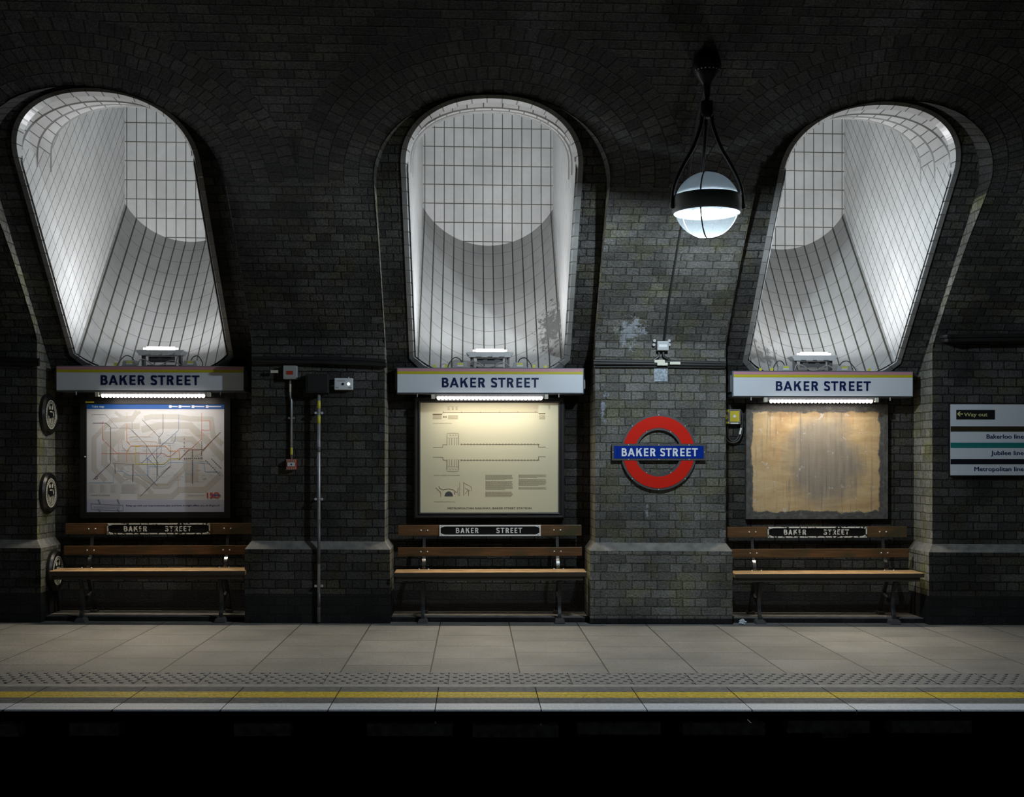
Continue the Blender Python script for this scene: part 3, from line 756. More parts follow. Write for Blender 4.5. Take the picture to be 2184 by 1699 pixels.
# ------------------------------------------------------------------ floodlights and gear on top of each sign
where = ['tube map sign', 'railway plan sign', 'plywood board sign']
for si, (root, O, W, H) in enumerate(SG):
    Xc = [at(341, 745, .2).x, at(1045, 745, .2).x, at(1738, 752, .2).x][si]
    zt = O.z + H
    g = thing('floodlight', 'grey tube floodlight glowing on top of the ' + where[si], 'floodlight', (Xc, .26, zt), 'floodlights aimed up the tiled shafts')
    m = MB(); m.box((-.125, -.03, .0), (.125, .05, .012)); m.box((-.118, .0, .04), (.118, .012, .09)); m.box((-.118, -.012, .038), (.118, .004, .052)); m.build('gear_tray', M['dsteel'], g)
    m = MB(); prof = [(-.19, .118), (.19, .118), (.21, .142), (-.21, .142)]
    m.prism([(-.185, .10), (.185, .10), (.215, .135), (.21, .145), (-.21, .145), (-.215, .135)], -.06, .10)
    m.build('housing', M['lgrey'], g, bevel=.004)
    for x in (-.16, -.05, .05, .16): m = MB(); m.box((x - .03, -.065, .095), (x + .03, -.058, .118)); m.build('clip', M['lgrey'], g)
    for x in (-.165, .165): m = MB(); m.box((x - .012, -.01, .0), (x + .012, .05, .11)); m.build('stand_bracket', M['dsteel'], g)
    m = MB(); m.tube([(-.125, -.03, .158), (.125, -.03, .158)], [.017, .017], 12); m.tube([(-.155, -.03, .158), (-.125, -.03, .158)], .008, 8); m.tube([(.125, -.03, .158), (.155, -.03, .158)], .008, 8)
    m.build('glowing_tube', M['tubeglow'], g, smooth=True)
    lamp('floodlight_beam', 'AREA', (Xc, .10, zt + .19), P_UP, (.95, .97, 1.0), (math.radians(180 - 8), 0, 0), shape='RECTANGLE', size=.30, size_y=.12)
    lamp('shaft_top_fill', 'AREA', (XB[si + 1], .3, 6.1), P_SHAFT, (.82, .93, 1.0), (0, 0, 0), shape='RECTANGLE', size=1.0, size_y=1.0)  # added fill, hidden above the arch rings
    for sd in (-1, 1):
        bx = MB(); w2 = .055
        bx.prism([(-w2 - .012, 0), (w2 + .012, 0), (w2, .05), (-w2, .05)] if sd < 0 else [(-w2 - .012, 0), (w2 + .012, 0), (w2, .05), (-w2, .05)], 0, .08)
        gb = thing('control_gear_box', 'small grey gear box %s of the floodlight above the %s' % ('left' if sd < 0 else 'right', where[si]), 'electrical box', (Xc + sd * .27, SY + .02, zt), 'gear boxes on top of the name signs')
        bx.build('box', M['grey'], gb, bevel=.003)
        m = MB(); m.box((-.025, -.002, .026), (.028, 0, .041)); m.build('yellow_label', M['ylabel'], gb)
        m = MB(); m.box((-.025, -.002, .012), (.028, 0, .024)); m.build('white_label', M['wlabel'], gb)
        c = MB(); zz = zt
        x0_ = Xc + sd * .255; c.tube([(x0_ - sd * .01, .29, zt + .03), (x0_ + sd * .02, .28, zt + .085), (x0_ + sd * .07, .26, zt + .095), (x0_ + sd * .115, .23, zt + .04), (x0_ + sd * .125, .2, zt + .004)], .0045, 6, smooth=5)
        tag(c.build('cable', M['rubber'], origin=(x0_, .2, zt)), 'black cable arching %s from the floodlight above the %s' % ('left' if sd < 0 else 'right', where[si]), 'cable', 'arched cables on the name signs')
        for q, dx in enumerate((.140, .240)):
            if si == 0 and (sd > 0 or q): continue
            if si == 2 and sd > 0 and q == 0: continue
            m = MB(); m.prism([(-.013, 0), (.012, .002), (.016, .026), (-.009, .028)], 0, .006)
            o = m.build('cable_tag', M['ylabel'], loc=(x0_ + sd * dx, SY + .03, zt + .001)); o.rotation_euler = (0, sd * (.15 + .4 * q), 0)
            tag(o, '%s yellow cable tag %s of the floodlight above the %s' % ('inner' if q == 0 else 'outer', 'left' if sd < 0 else 'right', where[si]), 'tag', 'yellow cable tags')
    m = MB(); m.tube([(Xc - .19, .185, zt + .006), (Xc - .17, .185, zt + .055), (Xc - .11, .18, zt + .045), (Xc - .05, .18, zt + .008), (Xc + .02, .18, zt + .010), (Xc + .09, .18, zt + .045), (Xc + .14, .185, zt + .04), (Xc + .185, .185, zt + .006)], .005, 6, smooth=5)
    tag(m.build('cable', M['gcable'], origin=(Xc, .18, zt)), 'pale grey flex looped in front of the floodlight on the ' + where[si], 'cable', 'pale grey flexes on the name signs')

# ------------------------------------------------------------------ tube map poster (left)
RC = [0]
def ribbon(mb, pts, w_, y, m=0):
    pts = [Vector((p[0], p[1])) for p in pts]
    for i in range(len(pts) - 1):
        d = (pts[i+1] - pts[i]); 
        if d.length < 1e-9: continue
        d.normalize(); nrm = Vector((-d.y, d.x)) * w_ / 2; e = d * w_ * .3
        a, b = pts[i] - e, pts[i+1] + e
        RC[0] = (RC[0] + 1) % 9; yy_ = y - RC[0] * 1e-5
        q = [a - nrm, b - nrm, b + nrm, a + nrm]
        mb.face([(p.x, yy_, p.y) for p in q], None, m)
PY = 0.395
a, b = at(185.5, 861, PY), at(479, 1091.5, PY)
tm = thing('map_poster', 'pale tube map poster with a blue header in a black case on the recess wall', 'poster', ((a.x + b.x) / 2, PY, b.z))
O = tm.location.copy(); PWd = b.x - a.x; PHt = a.z - b.z
def U(x, y): return ((x - 95) / 1847 * PWd - PWd / 2, (1583 - y) / 1453 * PHt)
m = MB(); F = .055
m.box((-PWd/2 - F, -.02, -F), (-PWd/2, RY - PY, PHt + F)); m.box((PWd/2, -.02, -F), (PWd/2 + F, RY - PY, PHt + F))
m.box((-PWd/2, -.02, -F), (PWd/2, RY - PY, 0)); m.box((-PWd/2, -.02, PHt), (PWd/2, RY - PY, PHt + F))
m.build('case_frame', M['black'], tm)
m = MB(); m.box((-PWd/2, 0, 0), (PWd/2, .01, PHt)); m.build('poster_sheet', plain('poster_paper', (.60, .62, .66), .5), tm)
def prt(name, col, rough=.5): return plain(name, col, rough)
m = MB()
bw = 62 / 1847 * PWd
for path, ww in (([(330,1150),(190,1000),(190,590),(430,345),(700,340),(760,240)], 62), ([(480,245),(560,310),(700,310),(800,240)], 40), ([(880,320),(960,300),(1300,300),(1480,330),(1760,330),(1790,560),(1900,660)], 70),
                 ([(560,1160),(330,930),(330,700),(620,430),(780,430)], 80), ([(850,470),(1060,420),(1480,420),(1700,620),(1830,760),(1920,860)], 90), ([(740,960),(1000,1230),(1180,1230),(1430,960)], 70),
                 ([(790,1375),(1230,1375),(1330,1280),(1680,1280),(1890,1080)], 72), ([(500,620),(420,700),(420,860),(560,1000)], 60), ([(1240,600),(1500,600),(1600,700),(1600,900)], 70), ([(600,1080),(860,1200),(960,1330)],60)):
    ribbon(m, [U(*p) for p in path], ww / 1847 * PWd, -.0006)
for (xx, yy, w2, h2) in ((1500, 950, 180, 460), (650, 870, 300, 180), (450, 560, 300, 120)):
    q = [U(xx - w2/2, yy + h2/2), U(xx + w2/2, yy + h2/2), U(xx + w2/2, yy - h2/2), U(xx - w2/2, yy - h2/2)]
    m.face([(p[0], -.0005, p[1]) for p in q])
m.build('zone_shading', prt('zone_grey', (.49, .49, .485)), tm)
m = MB()
for (x0_, y0_, x1_, y1_) in ((110, 1195, 545, 1410), (545, 1200, 800, 1330)):
    q = [U(x0_, y1_), U(x1_, y1_), U(x1_, y0_), U(x0_, y0_)]; m.face([(p[0], -.0009, p[1]) for p in q])
m.build('key_panel', prt('key_pale', (.56, .57, .59)), tm)
def lines(name, col, paths, w_=9):
    m = MB()
    for p in paths: ribbon(m, [U(*q) for q in p], w_ * .8 / 1847 * PWd, lines.y)
    lines.y -= .00012
    return m.build(name, prt(name + '_ink', col), tm)
lines.y = -.0010
lines('river_line', (.30, .50, .68), [[(120,1185),(450,1185),(450,1030),(570,1030),(640,1085),(925,1085),(925,970),(1130,970),(1195,915),(1415,915),(1415,1075),(1525,1075),(1525,920),(1665,920),(1675,1040),(1890,1040)]], 9)
lines('grey_route', (.22, .22, .24), [[(160,290),(160,272),(340,272),(505,450)],[(700,370),(700,480),(895,690),(890,870)],[(415,452),(660,452),(890,680)],[(430,925),(740,945)],[(1215,830),(1215,960),(1085,1060)],[(1180,690),(1215,690),(1215,850)],[(1245,660),(1100,660)]], 6)
lines('thin_orange_route', (.62, .40, .22), [[(630,240),(630,330)],[(560,620),(520,660),(520,900),(470,950)],[(560,620),(575,715),(680,800),(700,870),(700,1010),(860,1150),(990,1215),(1180,1215),(1395,1025),(1400,560),(1370,580)],[(640,640),(820,635),(1010,635),(1040,660)],[(680,570),(910,570),(1050,460)],[(1470,480),(1560,560),(1700,540),(1735,600),(1735,680),(1590,820)],[(1315,1100),(1315,1330)]], 5)
lines('red_route', (.62, .20, .13), [[(308,365),(308,610),(503,797)],[(290,797),(1130,797),(1175,832),(1215,832),(1340,728),(1495,728),(1633,600),(1633,245)],[(1633,355),(1745,355),(1745,480),(1633,480)]], 7)
lines('yellow_route', (.58, .50, .05), [[(800,700),(748,700),(748,938),(1130,938),(1205,865),(1335,865),(1335,840)]], 10)
lines('orange_route', (.65, .30, .12), [[(628,395),(628,630),(670,675)],[(628,905),(628,765),(690,692),(1140,692),(1205,760),(1330,760),(1335,850)]], 10)
lines('brown_route', (.20, .06, .05), [[(1330,880),(1460,745),(1650,745),(1885,510)],[(470,950),(472,1065)]], 8)
lines('blue_route', (.10, .22, .45), [[(1325,270),(1325,480),(1115,665),(820,930)],[(905,850),(905,1090),(1040,1235)],[(1280,540),(1275,620),(1245,660)],[(1090,700),(1090,790),(1030,850)],[(910,860),(1020,970)]], 6)
lines('black_route', (.06, .06, .07), [[(835,340),(1060,572),(1060,660)],[(1115,265),(1115,515),(1060,572)],[(1030,700),(1030,1140)],[(1215,960),(1000,1180),(810,1370)],[(895,690),(1045,920),(1045,1090),(1065,1110)],[(1075,600),(1075,670)]], 6)
lines('purple_route', (.10, .05, .10), [[(175,387),(350,387),(413,445),(413,925)],[(413,925),(180,1145)],[(215,1100),(235,1105),(235,1135),(210,1140),(205,1115)],[(715,940),(710,1175)]], 8)
m = MB()
for (p, q, nn) in (((1510,760),(1510,1195),22), ((1405,860),(1640,860),10), ((1770,870),(1890,990),7), ((1690,890),(1880,1085),9), ((1633,640),(1633,850),9), ((1400,600),(1400,860),6)):
    for i in range(nn):
        x = p[0] + (q[0]-p[0])*i/(nn-1); y = p[1] + (q[1]-p[1])*i/(nn-1)
        ribbon(m, [U(x-4, y), U(x+4, y)], 9/1847*PWd, -.0026)
m.build('dotted_route', prt('dot_ink', (.05, .06, .12)), tm)
m = MB(); rs = random.Random(3)
for i in range(330):                         # station names too small to read
    x = rs.uniform(250, 1800); y = rs.uniform(260, 1180); l = rs.uniform(25, 70)
    ribbon(m, [U(x, y), U(x + l, y)], 3/1847*PWd, -.00095)
for i in range(26):
    for j in range(3):
        x = 130 + j * 140; ribbon(m, [U(x, 1215 + i * 4.4), U(x + rs.uniform(40, 100), 1215 + i * 4.4)], 2/1847*PWd, -.00105)
    ribbon(m, [U(560, 1215 + i * 4.4), U(560 + rs.uniform(160, 225), 1215 + i * 4.4)], 2/1847*PWd, -.00105)
m.build('station_names', prt('name_ink', (.42, .43, .46)), tm)
m = MB()
q = [U(95, 198), U(1942, 198), U(1942, 130), U(95, 130)]; m.box((q[0][0], -.002, q[0][1]), (q[1][0], 0, q[2][1])); hb = m.build('header_band', prt('header_blue', (.006, .10, .42)), tm)
q = [U(95, 1583), U(1942, 1583), U(1942, 1418), U(95, 1418)]; m = MB(); m.box((q[0][0], -.002, q[0][1]), (q[1][0], 0, q[2][1])); fbn = m.build('footer_band', prt('footer_lilac', (.40, .43, .55)), tm)
m = MB(); p0, p1 = U(160, 178), U(325, 178); text_into(m, 'Tube map', p0[0], p1[0], p0[1], .019, -.0023, bold=.03)
for i, (x, l) in enumerate(((1195, 70), (1325, 110), (1500, 125), (1690, 160))):
    q = [U(x, 182), U(x + 36, 182), U(x + 36, 146), U(x, 146)]; m.face([(p[0], -.003, p[1]) for p in q])
    ribbon(m, [U(x + 42, 162), U(x + 42 + l, 164)], 14/1847*PWd, -.003)
m.build('header_lettering', M['whitee'], hb)
m = MB(); p0, p1 = U(620, 1505), U(1880, 1505); text_into(m, 'Keep up with our improvement plan and how it might affect you at tfl.gov.uk', p0[0], p1[0], p0[1], .016, -.0023, bold=.03)
m.build('footer_lettering', M['navy'], fbn)
m = MB()
for pp, w2 in (([(155,1470),(580,1490)], 6), ([(155,1545),(580,1565)], 6), ([(155,1460),(155,1548)], 6), ([(580,1490),(580,1565)], 6)): ribbon(m, [U(*p) for p in pp], w2/1847*PWd, -.003)
for xx in (250, 505): ribbon(m, [U(xx, 1420), U(xx + 22, 1470)], 18/1847*PWd, -.003); ribbon(m, [U(xx, 1545), U(xx + 22, 1580)], 18/1847*PWd, -.003)
for x in range(190, 540, 22): ribbon(m, [U(x, 1505), U(x + 14, 1535)], 5/1847*PWd, -.003)
m.build('footer_drawing', prt('dark_print', (.16, .20, .26)), fbn)
m = MB(); p0, p1 = U(152, 1365), U(398, 1365); text_into(m, 'MAYOR OF LONDON', p0[0], p1[0], p0[1], .013, -.0028)
p0, p1 = U(1440, 1365), U(1680, 1365); text_into(m, 'Transport for London', p0[0], p1[0], p0[1], .012, -.0028); m.build('small_lettering', prt('small_ink', (.18, .19, .25)), tm)
m = MB(); p0, p1 = U(1705, 1395), U(1785, 1395); text_into(m, '15', p0[0], p1[0], p0[1], .052, -.0028, bold=.03)
cc = U(1832, 1357)
for i in range(24):
    t0, t1 = 2*PI*i/24, 2*PI*(i+1)/24; m.face([(cc[0]+r_*math.cos(t), -.0028, cc[1]+r_*math.sin(t)) for r_, t in ((.020, t0), (.028, t0), (.028, t1), (.020, t1))])
m.build('anniversary_mark', prt('mark_red', (.55, .03, .03)), tm)
m = MB(); ribbon(m, [U(1782, 1357), U(1884, 1357)], .009, -.0030); m.build('mark_bar', prt('mark_blue', (.05, .08, .3)), tm)
m = MB(); q = at(180.5, 886+91, PY-.03); m.lathe([(.0001, -.012), (.007, -.008), (.009, 0)], (q.x - O.x, -.022, at(181, 974, PY).z - O.z), 10, axis='Y'); m.build('case_lock', M['steel'], tm, smooth=True)
q = at(184.5, 859, PY); m = MB(); m.box((q.x - O.x, -.03, q.z - O.z), (q.x - O.x + .075, -.022, q.z - O.z + .012)); m.build('yellow_sticker', M['ylabel'], tm)

# ------------------------------------------------------------------ framed railway plan (middle)
PY = 0.375
a, b = at(897, 859, PY), at(1190.5, 1092, PY)
pp_ = thing('framed_plan', 'cream railway plan drawing with brown lines in a black moulded frame', 'framed print', ((a.x + b.x) / 2, PY, b.z))
O = pp_.location.copy(); PWd = b.x - a.x; PHt = a.z - b.z
def V(x, y): return ((x - 165) / 1780 * PWd - PWd / 2, (1530 - y) / 1415 * PHt)
m = MB(); 
def framebar(m, prof):
    # prof: list of (inset outwards, y) mitred round the sheet
    rows = []
    for o_, y in prof:
        rows.append([(-PWd/2 - o_, y, -o_), (PWd/2 + o_, y, -o_), (PWd/2 + o_, y, PHt + o_), (-PWd/2 - o_, y, PHt + o_)])
    for r0, r1 in zip(rows[:-1], rows[1:]):
        for k in range(4):
            l = (k + 1) % 4; m.face([r0[k], r1[k], r1[l], r0[l]])
framebar(m, [(0, 0), (.004, -.018), (.016, -.022), (.020, -.012), (.026, -.012), (.030, -.024), (.046, -.026), (.058, -.012), (.058, RY - PY)])
m.build('frame', plain('glossy_black_frame', (.03, .03, .032), .22, coat=.5), pp_)
m = MB(); m.box((-PWd/2, 0, 0), (PWd/2, .01, PHt)); m.build('print_sheet', plain('cream_print', (.62, .59, .42), .55), pp_)
brown = plain('brown_print', (.13, .07, .03), .6); pale = plain('pale_brown_print', (.30, .24, .14), .6); k_ = 1 / 1780 * PWd
m = MB()
R = lambda pts, w_=4, y=-.001: ribbon(m, [V(*p) for p in pts], w_ * k_, y)
R([(325,262),(437,262)], 14); R([(455,240),(1680,234)], 5); R([(455,240),(437,262)], 4); R([(1680,234),(1695,250)], 4); R([(1698,253),(1775,251)], 12)
for x in (460, 695, 940, 1185, 1425, 1650): R([(x, 222), (x, 236)], 5)
for x in (527, 580, 630): R([(x - 9, 172), (x + 9, 172)], 4); R([(x - 7, 185), (x - 7, 205)], 4); R([(x + 7, 185), (x + 7, 205)], 4); R([(x - 7, 190), (x + 7, 190)], 3)
for x in (462, 478, 494): R([(x, 286), (x, 306)], 9)
R([(325,690),(450,690),(450,655),(500,655)], 5); R([(325,817),(455,817),(455,850),(500,858)], 5)
R([(1690,648),(1690,685),(1780,685)], 7); R([(1690,855),(1690,810),(1780,810)], 7)
for s_, y0_, yb_ in ((-1, 650, 515), (1, 855, 995)):
    x = 680
    while x < 1690:
        R([(x, y0_), (x + 12, y0_ - 8), (x + 24, y0_), (x + 12, y0_ + 8), (x, y0_)], 5); R([(x + 24, y0_), (x + 41, y0_)], 4); x += 41
for s_, ya_, yb_ in ((-1, 660, 510), (1, 845, 997)):
    for xx in (505, 655):
        yy = ya_
        for q in range(6): R([(xx - 6, ya_ + (yb_-ya_)*q/6.5), (xx + 6, ya_ + (yb_-ya_)*(q+.5)/6.5), (xx - 6, ya_ + (yb_-ya_)*(q+1)/6.5)], 4)
    R([(505, yb_), (580, yb_ + s_ * 6), (655, yb_)], 4)
    R([(510, ya_ + (yb_-ya_)*.62), (655, ya_ + (yb_-ya_)*.62)], 3)
    for xx in (535, 568, 600, 632): R([(xx, ya_), (xx, ya_ + (yb_-ya_)*.62)], 4)
for cxx in (548, 585, 620):
    R([(cxx - 12, 540), (cxx, 525), (cxx + 12, 540)], 3); R([(cxx - 12, 965), (cxx, 985), (cxx + 12, 965)], 3)
# cross section
R([(362,1210),(425,1275),(425,1325)], 6); R([(400,1190),(410,1220),(460,1238),(520,1225),(580,1235),(630,1275)], 6); R([(640,1270),(655,1210)], 5)
R([(670,1140),(670,1320)], 4); R([(722,1140),(722,1315)], 6); R([(722,1150),(820,1200),(825,1255)], 4); R([(735,1215),(810,1255)], 4); R([(785,1250),(785,1315)], 5); R([(600,1270),(610,1300)], 7); R([(650,1270),(650,1320)],4); R([(740,1290),(780,1240)],4)
m.build('drawing_lines', brown, pp_)
m = MB()
for x in range(690, 1680, 24): R([(x, 262), (x, 310)], 1.5)
for (x0_, x1_) in ((325, 437), (520, 650), (1698, 1775)):
    for yy in range(275, 328, 7): R([(x0_, yy), (x1_, yy)], 3)
R([(500,160),(655,160)], 3)
for (xa_, xb_, ya_, yb_, gaps) in ((1003, 1355, 1048, 1325, (1120, 1250)), (1432, 1790, 1045, 1240, (1092, 1196))):
    y = ya_
    while y < yb_:
        if not any(abs(y - g_) < 7 for g_ in gaps):
            x = xa_; end = xb_ if not any(0 < g_ - y < 20 for g_ in gaps) else xa_ + 250
            while x < end - 10:
                l = random.uniform(12, 40); R([(x, y), (min(x + l, end), y)], 5); x += l + 7
        y += 11.5
m.build('fine_print', pale, pp_)
m = MB()
for s_, x0_, x1_, y_, h_ in (('LONGITUDINAL SECTION', 325, 568, 383, .008), ('PLAN AT LEVEL OF PLATFORM', 340, 668, 1057, .009), ('TRANSVERSE SECTION A.B.', 330, 612, 1398, .008)):
    p0, p1 = V(x0_, y_), V(x1_, y_); text_into(m, s_, p0[0], p1[0], p0[1], h_, -.0012)
m.build('captions', brown, pp_)
m = MB(); p0, p1 = V(515, 1487), V(1607, 1487)
text_into(m, 'METROPOLITAN RAILWAY, BAKER STREET STATION.', p0[0], p1[0], p0[1], .0175, -.0012, bold=.03)
m.build('title_lettering', plain('dark_title_ink', (.07, .045, .03), .6), pp_)
m = MB(); pts = []
for i in range(17): 
    t = PI * i / 16; p = V(529 + 54 * math.cos(t), 1322 - 64 * math.sin(t)); pts.append((p[0], -.0014, p[1]))
m.face(pts); m.build('tunnel_mouth', plain('grey_print', (.06, .065, .07), .6), pp_)

# ------------------------------------------------------------------ bare plywood board (right)
PY = 0.40
a, b = at(1591, 862, PY), at(1893, 1106, PY)
pb = thing('plywood_board', 'bare stained plywood notice board with a scuffed grey border', 'board', ((a.x + b.x) / 2, PY, b.z))
O = pb.location.copy(); PWd = b.x - a.x; PHt = a.z - b.z
def plywood():
    m, nt, bs = newmat('stained_plywood'); N = nt.nodes; L = nt.links
    tc = N.new('ShaderNodeTexCoord')
    def noise(scale, sc=(1, 1, 1), det=8, rg=.6, dis=0.0):
        mp = N.new('ShaderNodeMapping'); mp.inputs['Scale'].default_value = sc; L.new(tc.outputs['Object'], mp.inputs[0])
        n = N.new('ShaderNodeTexNoise'); n.inputs['Scale'].default_value = scale; n.inputs['Detail'].default_value = det; n.inputs['Roughness'].default_value = rg; n.inputs['Distortion'].default_value = dis
        L.new(mp.outputs[0], n.inputs['Vector']); return n.outputs['Fac']
    def rng(f, a, b, c=0, d=1):
        r = N.new('ShaderNodeMapRange'); r.inputs[1].default_value = a; r.inputs[2].default_value = b; r.inputs[3].default_value = c; r.inputs[4].default_value = d; L.new(f, r.inputs[0]); return r.outputs[0]
    def mix(f, A, B):
        x = N.new('ShaderNodeMix'); x.data_type = 'RGBA'; L.new(f, x.inputs['Factor'])
        if isinstance(A, tuple): x.inputs['A'].default_value = (*A, 1)
        else: L.new(A, x.inputs['A'])
        if isinstance(B, tuple): x.inputs['B'].default_value = (*B, 1)
        else: L.new(B, x.inputs['B'])
        return x.outputs['Result']
    def math_(op, a_, b_):
        x = N.new('ShaderNodeMath'); x.operation = op
        for i, v in enumerate((a_, b_)):
            if isinstance(v, (int, float)): x.inputs[i].default_value = v
            else: L.new(v, x.inputs[i])
        return x.outputs[0]
    sep = N.new('ShaderNodeSeparateXYZ'); L.new(tc.outputs['Object'], sep.inputs[0])
    base = mix(rng(noise(3, (1, 1, 3.5), dis=1.2), .3, .7), (.44, .30, .15), (.60, .46, .26))
    base = mix(rng(noise(2.2), .5, .66, 0, .7), base, (.38, .22, .095))
    # grey water mark in the middle
    cx = math_('DIVIDE', math_('SUBTRACT', sep.outputs[0], .06), .36); cz = math_('DIVIDE', math_('SUBTRACT', sep.outputs[2], .55), .44)
    r2 = math_('ADD', math_('MULTIPLY', cx, cx), math_('MULTIPLY', cz, cz))
    r2 = math_('ADD', r2, math_('MULTIPLY', math_('SUBTRACT', noise(3.5), .5), 2.2))
    base = mix(rng(r2, .5, 1.25, .9, 0), base, mix(noise(5, (6, 1, .5)), (.11, .095, .08), (.40, .36, .30)))
    base = mix(rng(noise(4, (9, 1, .45)), .56, .70, 0, .75), base, (.16, .16, .14))
    base = mix(rng(noise(9, (1, 1, 1), 12, .75), .585, .64, 0, .85), base, (.62, .62, .60))
    # worn grey paint round the edge
    ex = math_('MULTIPLY', math_('ABSOLUTE', math_('ADD', sep.outputs[0], .01), 0), 1.0)
    ex = math_('SUBTRACT', PWd / 2, ex); ez = math_('MINIMUM', sep.outputs[2], math_('SUBTRACT', PHt, sep.outputs[2]))
    e = math_('MINIMUM', ex, ez); e = math_('ADD', e, math_('MULTIPLY', math_('SUBTRACT', noise(7, det=10), .5), .10))
    grey = mix(rng(noise(18, det=10, rg=.75), .5, .62), (.075, .075, .072), (.16, .16, .14))
    base = mix(rng(e, .066, .078, 1, 0), base, grey)
    L.new(base, bs.inputs['Base Color']); bs.inputs['Roughness'].default_value = .45
    bp = N.new('ShaderNodeBump'); bp.inputs['Strength'].default_value = .4; bp.inputs['Distance'].default_value = .003; L.new(noise(14, (1, 1, 5)), bp.inputs['Height']); L.new(bp.outputs[0], bs.inputs['Normal'])
    return m
m = MB(); m.box((-PWd/2 + .035, 0, .03), (PWd/2 - .035, RY - PY, PHt - .012)); m.build('plywood_panel', plywood(), pb)
m = MB()
for (x0_, x1_, z0_, z1_) in ((-PWd/2, -PWd/2 + .036, 0, PHt), (PWd/2 - .036, PWd/2, 0, PHt), (-PWd/2 + .036, PWd/2 - .036, 0, .031), (-PWd/2 + .036, PWd/2 - .036, PHt - .013, PHt)):
    m.box((x0_, -.012, z0_), (x1_, RY - PY, z1_))
m.build('border_frame', plain('scuffed_grey_wood', (.075, .075, .07), .7, noise=.45, nscale=22, bump=.004), pb)

